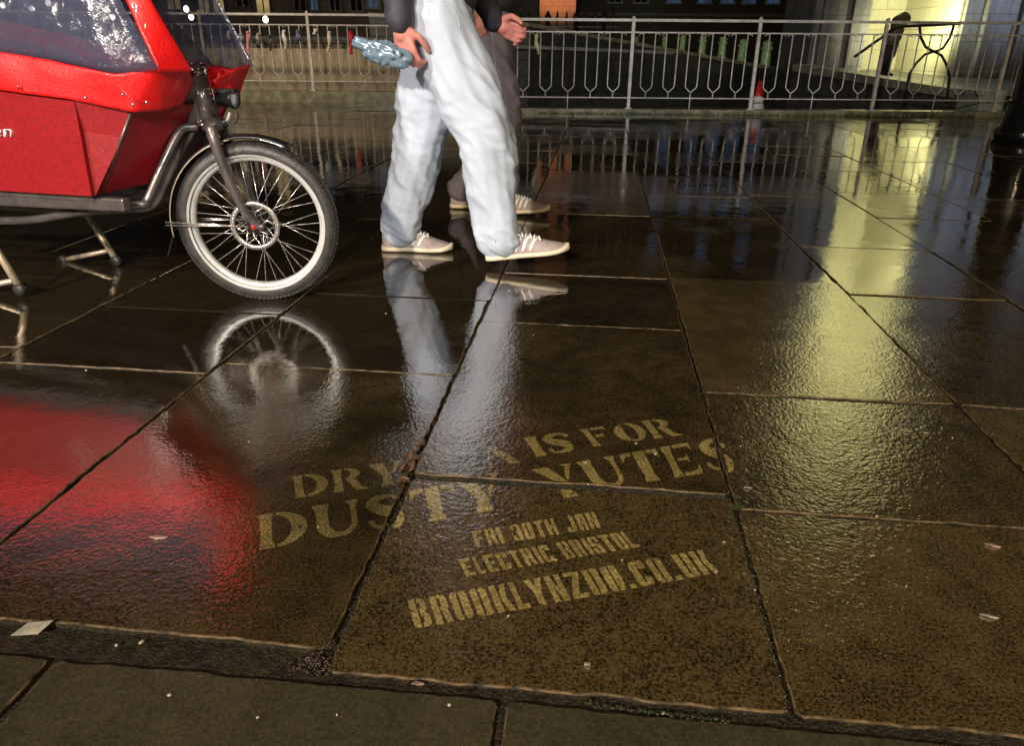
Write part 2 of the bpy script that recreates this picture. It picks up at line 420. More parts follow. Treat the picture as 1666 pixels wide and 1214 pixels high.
def block(ch, X, Y):
    s = .40
    L = R_(X, Y, 0, 0, s, 1); Rr = R_(X, Y, 1-s, 0, 1, 1)
    rr = .13
    def rnd(x0, y0, x1, y1, r=.14):
        dx = np.maximum(np.maximum(x0+2*r-X, X-(x1-2*r)), 0)/2; dy = np.maximum(np.maximum(y0+r-Y, Y-(y1-r)), 0)
        return (dx*dx+dy*dy < r*r) & R_(X, Y, x0, y0, x1, y1)
    slot = R_(X, Y, .42, .14, .58, .86)
    if ch in 'O0': return rnd(0, 0, 1, 1) & ~slot & ~(R_(X, Y, .44, .0, .56, 1) & (Y > (.0 if ch == 'O' else .5)))
    if ch == 'B': return L | (((rnd(.3, .49, .97, 1) | rnd(.3, 0, 1, .53)) & (X > .50)) & ~R_(X, Y, .5, .64, .62, .86) & ~R_(X, Y, .5, .14, .62, .38) & ~inpoly(X, Y, [(1.05, .60), (.80, .51), (1.05, .42)]))
    if ch == 'R': return L | ((rnd(.3, .45, 1, 1) & (X > .50)) & ~R_(X, Y, .5, .60, .62, .86)) | inpoly(X, Y, [(.52, .5), (.88, .5), (1.05, 0), (.66, 0)])
    if ch == 'K': return L | inpoly(X, Y, [(.46, .5), (.66, 1), (1.02, 1), (.80, .52), (1.08, 0), (.70, 0)])
    if ch == 'L': return R_(X, Y, 0, 0, .42, 1) | R_(X, Y, .42, 0, .95, .17)
    if ch == 'Y': return inpoly(X, Y, [(-.05, 1), (.34, 1), (.5, .66), (.66, 1), (1.05, 1), (.70, .4), (.70, 0), (.30, 0), (.30, .4)])
    if ch == 'N': return R_(X, Y, 0, 0, .34, 1) | R_(X, Y, .66, 0, 1, 1) | inpoly(X, Y, [(.36, 1), (.40, .9), (.64, .05), (.64, .30), (.40, 1)]) | inpoly(X, Y, [(.2, 1), (.4, 1), (.8, 0), (.6, 0)])
    if ch == 'Z': return R_(X, Y, 0, .84, 1, 1) | R_(X, Y, 0, 0, 1, .16) | inpoly(X, Y, [(.58, .86), (1, .86), (.44, .14), (0, .14)])
    if ch == 'C': return rnd(0, 0, 1, 1) & ~slot & ~R_(X, Y, .5, .34, 1, .66)
    if ch == 'U': return (rnd(0, 0, 1, 1) | R_(X, Y, 0, .5, 1, 1)) & ~R_(X, Y, .42, .16, .58, 1)
    if ch == 'F': return R_(X, Y, 0, 0, .44, 1) | R_(X, Y, .44, .84, 1, 1) | R_(X, Y, .50, .44, .88, .60)
    if ch == 'E': return R_(X, Y, 0, 0, .44, 1) | R_(X, Y, .44, .84, 1, 1) | R_(X, Y, .50, .43, .88, .58) | R_(X, Y, .44, 0, 1, .16)
    if ch == 'I': return R_(X, Y, .0, 0, 1, 1)
    if ch == 'T': return R_(X, Y, .28, 0, .72, 1) | R_(X, Y, -.02, .84, 1.02, 1)
    if ch == 'H': return L | Rr | R_(X, Y, .40, .42, .60, .58)
    if ch == 'J': return (rnd(0, 0, 1, 1) & ((Y < .3) | (X > .58)) & ~R_(X, Y, .42, .16, .58, 1))
    if ch == 'A': return (rnd(0, 0, 1, 1) | R_(X, Y, 0, 0, 1, .5)) & ~R_(X, Y, .42, .54, .58, .84) & ~R_(X, Y, .42, 0, .58, .36)
    if ch == 'S': return rnd(0, 0, 1, 1) & ~R_(X, Y, .42, .60, .60, .86) & ~R_(X, Y, .56, .56, 1.0, .66) & ~R_(X, Y, .40, .14, .58, .42) & ~R_(X, Y, 0, .33, .44, .42)
    if ch == '3': return rnd(0, 0, 1, 1) & ~R_(X, Y, .38, .58, .56, .86) & ~R_(X, Y, .38, .14, .56, .44) & ~R_(X, Y, 0, .33, .4, .68)
    if ch == '.': return R_(X, Y, 0, 0, 1, .17)
    return X < -9
SW = {'I': .36, 'S': .86, 'F': .84, 'E': .86, 'J': .75}
BW = {'I': .19, '.': .19, ' ': .24, 'L': .36}
def slab_at(v, u):
    for s_ in slabs:
        if s_[0] <= v <= s_[1] and s_[2] <= u <= s_[3]: return s_
lv, lf, lfilm = [], [], []
def word(txt, font, TL, BL, TR, BR, fade=0.0, gap=.10):
    a, b, c, d = [np.array(toUV(G(*p))) for p in (TL, BL, TR, BR)]
    ws = [(SW.get(ch, .95) if font is serif else BW.get(ch, .44)) for ch in txt]
    tot = sum(ws)+gap*(len(ws)-1)
    L = np.linalg.norm(d-b); H = np.linalg.norm(a-b); cs = .0015
    nx, ny = int(L/cs), int(H/cs)
    X, Y = np.meshgrid((np.arange(nx)+.5)/nx, (np.arange(ny)+.5)/ny)
    mask = np.zeros(X.shape, bool); x0 = 0
    for ch, w_ in zip(txt, ws):
        lo, hi = x0/tot, (x0+w_)/tot
        lx = (X-lo)/(hi-lo); mask |= font(ch, lx, Y) & (lx > -.1) & (lx < 1.1); x0 += w_+gap
    cache = {}
    for j in range(ny):
        i = 0
        while i < nx:
            if not mask[j, i]: i += 1; continue
            s0 = i
            while i < nx and mask[j, i] and i-s0 < 3: i += 1
            def mp(i_, j_):
                s, t = i_/nx, j_/ny
                return (b*(1-s)*(1-t)+d*s*(1-t)+a*(1-s)*t+c*s*t)
            q = [mp(s0, j), mp(i, j), mp(i, j+1), mp(s0, j+1)]
            m_ = (q[0]+q[2])/2
            wear = noise.noise(Vector((m_[0]*170, m_[1]*170, 3)))*.5+noise.noise(Vector((m_[0]*30, m_[1]*30, 9)))*.5
            if wear > .46-fade: continue
            sl = slab_at(m_[0], m_[1])
            if sl is None: continue
            e = .009
            if m_[0] < sl[0]+e or m_[0] > sl[1]-e or m_[1] < sl[2]+e or m_[1] > sl[3]-e: continue
            bse = len(lv)
            for k in q: lv.append(tuple(UV(k[0], k[1], sz_(sl, k[0], k[1])+.0004)))
            lf.append((bse, bse+1, bse+2, bse+3)); lfilm.append(sl[5])
def lettering(words, label, parent):
    lv.clear(); lf.clear(); lfilm.clear()
    for w_ in words: word(*w_)
    me = bpy.data.meshes.new('text_line'); me.from_pydata(lv, [], lf); me.update()
    a = me.attributes.new('film', 'FLOAT', 'FACE'); a.data.foreach_set('value', lfilm)
    me.materials.append(M['letter']); o = bpy.data.objects.new('text_line', me); C.objects.link(o); o.parent = parent
    o['label'] = label
LT = empty('pavement_lettering', (0, 0, 0), 'pale stencilled event lettering cleaned into the wet brown paving slabs', 'lettering')
lettering([('DRY', serif, (474, 776), (480, 811), (655, 748), (660, 786)), ('JA', serif, (690, 748), (700, 782), (776, 733), (786, 767), .88), ('N', serif, (788, 731), (796, 765), (836, 724), (848, 756), .42),
           ('IS', serif, (850, 716), (872, 747), (928, 704), (940, 736)), ('FOR', serif, (942, 702), (965, 730), (1088, 682), (1110, 711))],
          'top line reading DRY JAN IS FOR in wide stencil serif capitals, the second word nearly gone', LT)
lettering([('DUSTY', serif, (419, 840), (422, 896), (812, 772), (826, 825), .02), ('YUTES', serif, (864, 768), (900, 812), (1182, 712), (1204, 764), .06)],
          'second line reading DUSTY YUTES in larger stencil serif capitals', LT)
lettering([('FRI 30TH JAN', block, (766, 863), (776, 889), (966, 831), (978, 857), -.05)], 'line reading FRI 30TH JAN in condensed block capitals', LT)
lettering([('ELECTRIC BRISTOL', block, (746, 909), (758, 936), (1020, 862), (1042, 888), -.05)], 'line reading ELECTRIC BRISTOL in condensed block capitals', LT)
lettering([('BROOKLYNZOO.CO.UK', block, (662, 975), (676, 1021), (1142, 893), (1170, 930), -.05)], 'largest block line, reading BROOKLYNZOO.CO.UK', LT)

# ================================================================== beyond the railing
M['water'] = mat('dark_water', (.006, .008, .007), .05, var=.3, scale=2, bmp=.25, bscale=3.5, bdist=.03, ior=1.33)
M['kerb'] = mat('wet_kerb_stone', (.26, .25, .17), .25, var=.55, scale=9, bmp=.5, bscale=60, bdist=.006)
def ashlar(name, lo, hi, mort, bw=.8, bh=.34, streak=.5, rough=.6, off=0):
    m, t, p = newmat(name)
    tcn = t.nodes.new('ShaderNodeTexCoord').outputs['Object']
    mp = nd(t, 'ShaderNodeMapping'); mp.inputs['Rotation'].default_value = (rad(90), 0, 0); t.links.new(tcn, mp.inputs['Vector'])
    mp.inputs['Location'].default_value = (off, 0, 0)
    b = nd(t, 'ShaderNodeTexBrick'); t.links.new(mp.outputs[0], b.inputs['Vector'])
    b.inputs['Scale'].default_value = 1; b.inputs['Brick Width'].default_value = bw; b.inputs['Row Height'].default_value = bh
    b.inputs['Mortar Size'].default_value = .008; b.inputs['Color1'].default_value = (*hi, 1)
    b.inputs['Color2'].default_value = tuple(x*.8 for x in hi)+(1,); b.inputs['Mortar'].default_value = (*mort, 1)
    mp2 = nd(t, 'ShaderNodeMapping'); mp2.inputs['Scale'].default_value = (3.0, 3.0, .35); t.links.new(tcn, mp2.inputs['Vector'])
    f = noisen(t, mp2.outputs[0], 2.2, 6, .65)
    f2 = noisen(t, tcn, 9, 5, .6)
    ff = mathn(t, 'ADD', mathn(t, 'MULTIPLY', f, .7), mathn(t, 'MULTIPLY', f2, .3))
    mx = nd(t, 'ShaderNodeMix', data_type='RGBA'); mx.inputs[0].default_value = 1
    fac = ramp(t, ff, [(.38, (1, 1, 1)), (.60, (0, 0, 0))])
    fm = mathn(t, 'MULTIPLY', fac, streak); t.links.new(fm, mx.inputs[0])
    t.links.new(b.outputs['Color'], mx.inputs[6]); mx.inputs[7].default_value = (*lo, 1)
    t.links.new(mx.outputs[2], p.inputs['Base Color']); p.inputs['Roughness'].default_value = rough
    t.links.new(bump(t, mathn(t, 'ADD', f2, mathn(t, 'MULTIPLY', b.outputs['Fac'], -.6)), .5, .02), p.inputs['Normal'])
    return m
M['cream'] = ashlar('cream_ashlar', (.28, .27, .16), (.62, .60, .42), (.30, .28, .18), .95, .42, .35)
M['grey_stone'] = ashlar('grey_ashlar', (.08, .09, .10), (.30, .31, .32), (.12, .12, .13), .9, .5, .7)
M['parapet'] = ashlar('streaked_parapet', (.20, .12, .06), (.46, .40, .29), (.20, .16, .10), 1.35, 2.4, .8)
M['quay'] = ashlar('dark_quay_stone', (.010, .012, .012), (.045, .050, .048), (.008, .01, .01), .7, .3, .7, .4)
M['quay_top'] = ashlar('terrace_stone', (.02, .024, .026), (.11, .12, .12), (.02, .02, .02), .7, .3, .75, .3)
M['brown_brick'] = ashlar('brown_facade', (.045, .032, .022), (.12, .09, .06), (.03, .025, .02), .5, .22, .6)
M['tower'] = ashlar('tower_brick', (.28, .12, .06), (.55, .30, .18), (.2, .1, .06), .6, .3, .4)
M['bollard'] = mat('bollard_stone', (.40, .44, .30), .5, var=.6, scale=8, bmp=.4, bscale=30, bdist=.01)

# water of the harbour far below the square
g_ = MB(); g_.add([(-40, 11.36, -1.15), (50, 11.36, -1.15), (50, 60, -1.15), (-40, 60, -1.15)], [(0, 1, 2, 3)])
g_.build('water', M['water'])['kind'] = 'structure'
# edge of the square: kerb stone and quay face
for (x0, x1, yy, zz) in ((-1.2, 9.5, 10.85, .06),):
    k = MB(); k.box(((x0+x1)/2, yy, zz/2-.03), (x1-x0, .30, zz+.06)); k.box(((x0+x1)/2, yy+.30, -.6), (x1-x0, .30, 1.15))
    o = k.build('kerb', M['kerb']); struct(o)
k = MB(); k.box((-8.4, 12.75, .07), (14.4, .34, .18)); k.box((-1.35, 11.9, .05), (.3, 1.9, .14))
struct(k.build('raised_kerb', M['kerb']))
k = MB(); k.box((-8.3, 11.85, -.02), (14.0, 1.4, .03)); struct(k.build('paved_strip', M['slab']))

# ---- railings: bays of forked bars between posts, scroll hooks under the second rail
def railing(name, x0, bays, Y, zb, label, flip=False):
    root = empty(name, (x0, Y, 0), label, 'railing')
    bay = 1.66; L = bay*bays; zt = 1.10+zb; z2 = .955+zb; zl = .145+zb
    def rl(z, r, nm, sq=False):
        b = MB(); b.box((x0+L/2, Y, z), (L+.05, r*2.2, r*1.5)); b.build(nm, M['iron'], root)
    rl(zt, .022, 'top_rail'); rl(z2, .011, 'middle_rail'); rl(zl, .009, 'bottom_rail')
    for i in range(bays+1):
        b = MB(); x = x0+i*bay; b.box((x, Y+.002, (zt+zb)/2-.01), (.042, .042, zt-zb-.02)); b.box((x, Y, zb+.008), (.09, .09, .016)); b.ell((x, Y, zt+.03), (.026, .026, .022), 10, 6)
        b.build('post', M['iron'], root)
    for i in range(bays):
        for k in range(5):
            xc = x0+i*bay+bay/2+(k-2)*.304
            b = MB(); h = .078; r = .0085; zk = .30+zb
            for s_ in (-1, 1):
                b.tube([(xc+s_*h, Y, z2-.01), (xc+s_*h, Y, zk), (xc+s_*h*.86, Y, zk-.025), (xc, Y, zk-.085), (xc, Y, zk-.10)], r, 6)
                c0 = Vector((xc+s_*(h+.030), Y, z2-.038))
                b.tube([c0+Vector((s_*math.cos(a)*-.030, 0, math.sin(a)*.026)) for a in [PI*q/7 for q in range(8)]], .005, 5)
            b.tube([(xc, Y, zk-.08), (xc, Y, zl if k != 2 else zb)], r, 6)
            b.build('forked_bar', M['iron'], root)
    return root
railing('railing', 1.555-1.66, 5, 10.80, .055, 'grey iron railing with forked bars on the kerb, right of the walkers')
railing('railing', -3.20-1.66*5, 6, 12.72, .16, 'iron railing with forked bars in front of the streaked stone parapet, left of the walkers')

# ---- streaked parapet wall behind the left railing
k = MB(); zt_ = W(450, 68, 14.0).z
k.box((-9.0, 14.05, zt_/2-.3), (16.2, .35, zt_+.6))
root = empty('parapet_wall', (-9, 14.05, 0), 'streaked beige stone parapet wall lit behind the left railing', 'wall')
k.build('wall', M['parapet'], root)
k = MB(); k.box((-9.0, 14.0, zt_+.045), (16.4, .55, .09)); k.build('coping', M['quay'], root)

# ---- ramp parapet sloping down to the right beyond the water
pa, pb, pc = W(600, 22, 15.0), W(860, 38, 15.5), W(1270, 112, 18.5)
root = empty('ramp_parapet', (pb.x, pb.y, 0), 'dark ramp parapet with a pale sloping coping, descending to the right behind the railing', 'wall')
k = MB(); d = Vector((0, .45, 0)); dn = Vector((0, 0, -1))
for a, b in ((pa, pb), (pb, pc)):
    k.hexa([(a.x, a.y, -1.2), (b.x, b.y, -1.2), (b.x, b.y+.45, -1.2), (a.x, a.y+.45, -1.2), a+Vector((0, 0, -.05)), b+Vector((0, 0, -.05)), b+Vector((0, .45, -.05)), a+Vector((0, .45, -.05))])
k.build('wall', M['quay'], root)
k = MB()
for a, b in ((pa, pb), (pb, pc)):
    o1 = Vector((0, -.07, -.05)); o2 = Vector((0, .52, -.05)); up = Vector((0, 0, .07))
    k.hexa([a+o1, b+o1, b+o2, a+o2, a+o1+up, b+o1+up, b+o2+up, a+o2+up])
k.build('coping', M['kerb'], root)
k = MB(); a, b = W(800, 77, 14.95), W(1110, 88, 17.2)
k.hexa([a, b, b+Vector((0, .3, 0)), a+Vector((0, .3, 0)), a+Vector((0, 0, .06)), b+Vector((0, 0, .06)), b+Vector((0, .3, .06)), a+Vector((0, .3, .06))])
k.build('string_course', M['grey_stone'], root)

# ---- far quay with green-lit bollards
q0, q1 = W(880, 62, 44), W(1330, 128, 22)
k = MB(); q = [(q0.x, q0.y), (q1.x, q1.y), (q1.x+4, q1.y+10), (q0.x, q0.y+14)]
k.hexa([(q[0][0], q[0][1], -1.3), (q[1][0], q[1][1], -1.3), (q[2][0], q[2][1], -1.3), (q[3][0], q[3][1], -1.3), (*q[0], .85), (*q[1], .15), (*q[2], .35), (*q[3], .9)])
struct(k.build('quay', M['quay']))
bp = [(1035, 58, 76, 40), (1080, 57, 80, 37), (1109, 56, 86, 34), (1141, 56, 92, 31.5), (1173, 58, 97, 29), (1205, 62, 102, 27), (1243, 64, 114, 24)]
base_b = None
names = ['smallest and farthest green-lit stone bollard on the far quay', 'second farthest green-lit stone bollard on the far quay', 'third farthest green-lit stone bollard on the far quay',
         'middle one of the seven green-lit stone bollards on the far quay', 'third nearest green-lit stone bollard on the far quay', 'second nearest green-lit stone bollard on the far quay', 'nearest and tallest green-lit stone bollard on the far quay, left of the grey pier']
for i, (x, yt, yb, Y) in enumerate(bp):
    pt, pbm = W(x, yt, Y), W(x, yb, Y); h = pt.z-pbm.z; wd = h*.24
    b = MB(); prof = [(0, 0), (wd, 0), (wd, h*.10), (wd*.78, h*.14), (wd*.72, h*.5), (wd*.70, h*.66), (wd*.95, h*.70), (wd*.95, h*.76), (wd*.6, h*.8), (wd*.8, h*.88), (wd*.55, h*.97), (0, h)]
    b.lathe(pbm, (0, 0, 1), prof, 14)
    o = b.build('bollard', M['bollard'], None, pbm); tag(o, names[i], 'bollard', 'green-lit bollards on the far quay')
    light('SPOT', 'bollard_uplight', (pbm.x-.3, pbm.y-1.4, pbm.z+h*.5), 16, (.66, 1.0, .42), .05, (pbm.x, pbm.y, pbm.z+h*.5), 50, .8)

# ---- facades
def facade(name, X0, X1, Y, z0, z1, m, label, cat='building', depth=1.5, wins=(), wm=None, yaw=0):
    root = empty(name, ((X0+X1)/2, Y, 0), label, cat)
    k = MB(); k.box(((X0+X1)/2, Y+depth/2, (z0+z1)/2), (X1-X0, depth, z1-z0)); k.build('wall', m, root)
    return root
def window(root, x, z, wd, hh, Y, pane, bars=2, fm='white'):
    f = MB(); t = .07
    f.box((x-wd/2, Y-.03, z), (t, .12, hh)); f.box((x+wd/2, Y-.03, z), (t, .12, hh))
    f.box((x, Y-.03, z+hh/2+t/2), (wd+t, .12, t)); f.box((x, Y-.05, z-hh/2-t/2), (wd+t*2.4, .2, t))
    for b in range(1, bars): f.box((x, Y-.025, z-hh/2+hh*b/bars), (wd-t, .05, .035))
    f.box((x, Y-.022, z), (.035, .05, hh))
    o = f.build('window', M[fm], root)
    p = MB(); p.box((x, Y-.006, z), (wd-t, .01, hh)); p.build('pane', pane, o)
M['white'] = mat('window_paint', (.5, .56, .62), .5, var=.15)
M['pane_blue'] = emit('blue_lit_window', (.16, .28, .52), .24, .8, 1.4)
M['pane_warm'] = emit('warm_lit_window', (1.0, .72, .30), .55, .8, 1.5)
M['pane_dark'] = mat('dark_glass', (.01, .012, .016), .08, var=.3)
YB = 45
a_, b_ = W(930, 10, YB), W(1345, 10, YB)
root = facade('brown_building', a_.x, b_.x, YB, -1.3, 12.5, M['brown_brick'], 'dim brown facade with rows of blue-lit windows behind the bollards')
for r, zc in enumerate((4.0, 7.1, 10.2)):
    for i, px in enumerate((1000, 1042, 1095, 1145, 1182, 1217, 1256, 1300)):
        p = W(px, 10, YB); dk = (i < 2) or (r == 2 and i % 2)
        window(root, p.x, zc, .72, 1.7, YB, M['pane_dark'] if dk else M['pane_blue'])
k = MB()
for z in (2.55, 5.6, 8.7): k.box(((a_.x+b_.x)/2, YB-.12, z), (b_.x-a_.x, .25, .16))
k.build('cornice', M['grey_stone'], root)
a_, b_ = W(878, 10, 40), W(937, 10, 40)
root = facade('brick_tower', a_.x, b_.x, 40, -1.3, 11.5, M['tower'], 'narrow orange-lit brick tower beyond the water, right of the walkers', depth=2.5)
k = MB()
for z in (3.2, 6.0, 9.0): k.box(((a_.x+b_.x)/2, 39.93, z), (b_.x-a_.x+.12, .3, .2))
k.build('string_course', M['kerb'], root)
for z in (4.4, 7.4):
    for s_ in (-.42, .42):
        window(root, (a_.x+b_.x)/2+s_, z, .42, 1.5, 40, M['pane_dark'], 1, 'grey_stone')
light('SPOT', 'tower_uplight', ((a_.x+b_.x)/2, 36.4, .6), 900, (1, .52, .27), .1, ((a_.x+b_.x)/2, 40, 6), 75, .6)
# dark railing finials in front of the tower
k = empty('spear_fence', (W(860, 30, 30).x, 30, 0), 'dark spear-topped fence in front of the orange-lit tower', 'fence')
f0 = W(800, 32, 30); f1 = W(1010, 34, 30)
b = MB(); b.box(((f0.x+f1.x)/2, 30, 1.55), (f1.x-f0.x, .06, .05)); b.box(((f0.x+f1.x)/2, 30, .95), (f1.x-f0.x, .06, .05)); b.build('rail', M['iron_dark'], k)
b = MB(); b.box(((f0.x+f1.x)/2, 30.2, .0), (f1.x-f0.x+.4, .35, 1.9)); b.build('plinth', M['quay'], k)
n_ = int((f1.x-f0.x)/.34)
for i in range(n_+1):
    x = f0.x+i*.34; big = i % 3 == 0; b = MB()
    b.lathe((x, 30, .9), (0, 0, 1), [(0, 0), (.03+.05*big, 0), (.03+.05*big, .85), (.06+.07*big, .95), (.03+.03*big, 1.1), (0, 1.2)], 8); b.build('spear', M['iron_dark'], k)

# left: dark terrace with lit openings
YL = 27
a_, b_ = W(180, 10, YL), W(740, 10, YL)
root = facade('dark_terrace', a_.x, b_.x, YL, -1.3, 9.5, M['brown_brick'], 'dark terrace with narrow warm and blue lit windows above the left railing')
for px, zc, hh, wd, mm in ((285, 3.0, 2.2, .5, 'pane_warm'), (333, 3.0, 2.4, .42, 'pane_warm'), (357, 3.0, 2.4, .42, 'pane_warm'), (429, 3.0, 2.4, .50, 'pane_warm'), (395, 3.1, 2.2, .5, 'pane_dark'),
                           (488, 3.0, 2.2, .45, 'pane_dark'), (512, 3.0, 2.2, .3, 'pane_blue'), (545, 3.0, 2.2, .4, 'pane_dark'), (580, 3.0, 2.2, .45, 'pane_dark'), (608, 3.0, 2.0, .4, 'pane_blue'), (240, 3, 2.2, .5, 'pane_dark')):
    window(root, W(px, 10, YL).x, zc, wd, hh, YL, M[mm], 2, 'iron_dark')
    if False: window(root, W(px, 10, YL).x, zc+3.2, wd, 1.8, YL, M['pane_dark' if mm == 'pane_blue' else mm] if px != 395 else M['pane_warm'], 2, 'iron_dark')
M['lamp'] = emit('lamp_globe', (1, .95, .85), 14)
for i, (px, py) in enumerate(((303, 14), (311, 27), (432, 31), (4, 8), (52, 14), (78, 4), (176, 18), (183, 27))):
    p = W(px, py, 24)
    root = empty('lantern', (p.x, 24, -.4), ['bright white lantern above the left railing, highest of three', 'bright white lantern just below the highest one on the left', 'small white lantern under the lit yellow window', 'leftmost white lantern seen through the rain cover of the cargo bike', 'second lantern from the left seen through the rain cover', 'third lantern from the left seen through the rain cover, high up', 'upper of two close lanterns seen through the rain cover near its red strut', 'lower of two close lanterns seen through the rain cover near its red strut'][i], 'lantern')
    b = MB(); b.ell(p, (.075, .075, .09), 12, 8); b.build('globe', M['lamp'], root)
    b = MB(); b.tube([(p.x, 24.1, -.4), (p.x, 24.1, p.z+.14), (p.x, 24, p.z+.16), (p.x, 24, p.z+.08)], .025, 6); b.build('pole', M['iron_dark'], root)
k = MB(); k.box((-8, 22, -.45), (26, 5, .9)); struct(k.build('far_bank', M['quay']))

# right: floodlit entrance between grey piers
YR = 17.5
def X_(px, Y=YR, py=60): return W(px, py, Y).x
root = empty('floodlit_building', (X_(1480), YR, 0), 'tall stone building with a yellow floodlit recess between two grey piers', 'building')
k = MB(); k.box(((X_(1400)+X_(1600))/2, YR+1.6, 5.2), (X_(1600)-X_(1400), .5, 13.0)); k.build('recess_wall', M['cream'], root)
xr_ = X_(1563, YR-1.1)
k = MB(); k.box(((X_(1408)+xr_)/2, YR+.35, 10.55), (xr_-X_(1408)-.08, 1.9, 2.25)); k.build('added_lintel', M['grey_stone'], root)  # out of view, added so that the yellow reflection ends
k = MB(); k.box((xr_-.03, YR+.17, 5.2), (.055, 2.34, 12.96)); k.build('reveal', M['cream'], root)
k = MB(); x0, x1 = X_(1318), X_(1408); k.box(((x0+x1)/2, YR+.9, 5.2), (x1-x0, 1.9, 13.0)); 
k.box((x0+.28, YR-.10, 5.2), (.26, .16, 12.9)); k.box((x1-.28, YR-.10, 5.2), (.26, .16, 12.9)); k.build('pier', M['grey_stone'], root)
k = MB(); x0, x1 = X_(1563, YR-1.1), X_(1566)+3.4; k.box(((x0+x1)/2, YR+.4, 5.2), (x1-x0, 3.0, 13.0)); k.box((x0+.5, YR-1.17, 5.2), (.3, .14, 12.9)); k.box((x0+1.2, YR-1.17, 5.2), (.3, .14, 12.9)); k.build('pier', M['grey_stone'], root)
for z_, x_, dx_ in ((1.0, 1440, .4), (1.4, 1450, 2.2), (3.8, 1450, 1.9), (5.0, 1450, .3), (7.0, 1450, 1.8), (8.0, 1450, .6)):
    light('SPOT', 'recess_flood', (X_(x_), YR-1.2, z_), 215+210*(z_ > 4), (1.0, .95, .54), .2, (X_(x_)+dx_, YR+1.0, z_+.2), 125, 1.0)
light('SPOT', 'terrace_flood', (X_(1455), YR-.2, 3.0), 260, (1.0, .95, .54), .1, (X_(1490), YR-2.6, .3), 80, .8)
light('SPOT', 'pier_flood', (X_(1640), YR-5.5, 2.2), 560, (.66, .76, 1.0), .2, (X_(1605), YR-1, 3.0), 64, .8)
light('SPOT', 'parapet_light', (-5.5, 9.5, 3.6), 620, (1.0, .80, .55), .15, (-5.2, 13.9, .4), 95, .8)
light('SPOT', 'parapet_light_cool', (-7.4, 10.5, 3.2), 220, (.75, 1.0, .9), .15, (-7.0, 13.9, .4), 70, .8)
light('SPOT', 'pier_flood_left', (X_(1360), YR-4.0, 2.0), 110, (.80, .85, 1.0), .2, (X_(1350), YR, 3.6), 50, .8)
# terrace in front of it
t0, t1 = W(1290, 106, 16.6), W(1600, 155, 11.75)
k = MB(); bk = [t0, t1, V3((t1.x+7, t1.y+1.2, t1.z)), V3((t1.x+8, YR+1.7, .40)), V3((t0.x, YR+1.7, .42))]
vs_ = [(p.x, p.y, -1.3) for p in bk]+[tuple(p) for p in bk]
k.add(vs_, [(4, 3, 2, 1, 0), (5, 6, 7, 8, 9)]+[(i, (i+1) % 5, 5+(i+1) % 5, 5+i) for i in range(5)])
struct(k.build('terrace', M['quay_top']))
k = MB(); dv = (t1-t0).normalized()*.0; sx = Vector((-.05, -.12, 0))
k.hexa([t0+sx+Vector((0, 0, -.10)), t1+sx+Vector((0, 0, -.10)), t1+Vector((.5, .45, -.10)), t0+Vector((.5, .45, -.10)), t0+sx+Vector((0, 0, .03)), t1+sx+Vector((0, 0, .03)), t1+Vector((.5, .45, .03)), t0+Vector((.5, .45, .03))])
struct(k.build('terrace_coping', mat('pale_coping', (.42, .42, .34), .4, var=.4, scale=6))) 
p = W(1612, 190, 10.95); q = W(1612, 155, 10.95)
k = MB(); k.box((p.x, 11.3, q.z/2-.1), (.34, .6, q.z+.2)); k.box((p.x, 11.3, q.z+.03), (.40, .66, .06))
tag(k.build('stone_block', mat('pale_block', (.42, .50, .46), .5, var=.45, scale=7, bmp=.5, bscale=25), None, (p.x, 11.3, 0)), 'pale greenish stone block at the end of the kerb beside the dark column', 'stone block')

# curved iron handrail bracket against the yellow wall
Yg = 12.2
root = empty('handrail', (W(1515, 130, Yg).x, Yg, .1), 'black handrail with crossed curved iron scrolls in front of the yellow wall', 'handrail')
b = MB(); b.tube([W(1390, 92, Yg), W(1455, 46, Yg), W(1470, 42, Yg), W(1562, 38, Yg)], .022, 8); b.build('rail', M['iron_dark'], root)
for pts in ([(1496, 42), (1498, 60), (1506, 76), (1520, 84), (1534, 78), (1546, 60), (1552, 40)], [(1480, 119), (1490, 103), (1505, 88), (1520, 83), (1532, 90), (1540, 105), (1545, 125)]):
    b = MB(); b.tube([W(x, y, Yg+.02) for x, y in pts], .020, 8); b.build('scroll', M['iron_dark'], root)
for a_ in ((1545, 125, 1548), (1480, 119, 1478)):
    b = MB(); b.tube([W(a_[0], a_[1], Yg+.02), (W(a_[2], 130, Yg).x, Yg, .10)], .024, 8); b.build('foot', M['iron_dark'], root)

# dark column at the right edge
p = G(1648, 232)
root = empty('dark_column', (p.x+.22, p.y+.22, 0), 'thick black painted column at the right edge of the square', 'column')
b = MB(); c_ = (p.x+.22, p.y+.2, 0)
b.lathe(c_, (0, 0, 1), [(0, 0), (.27, 0), (.27, .10), (.235, .14), (.21, .3), (.195, .36), (.19, 4.6), (0, 4.6)], 20); b.build('shaft', mat('black_paint', (.010, .011, .013), .22, var=.4, coat=.6), root)
b = MB()
for z in (.36, 1.15): b.lathe((c_[0], c_[1], z), (0, 0, 1), [(.19, -.02), (.225, -.01), (.225, .01), (.19, .02)], 20)
b.build('collar', M['black'], root)
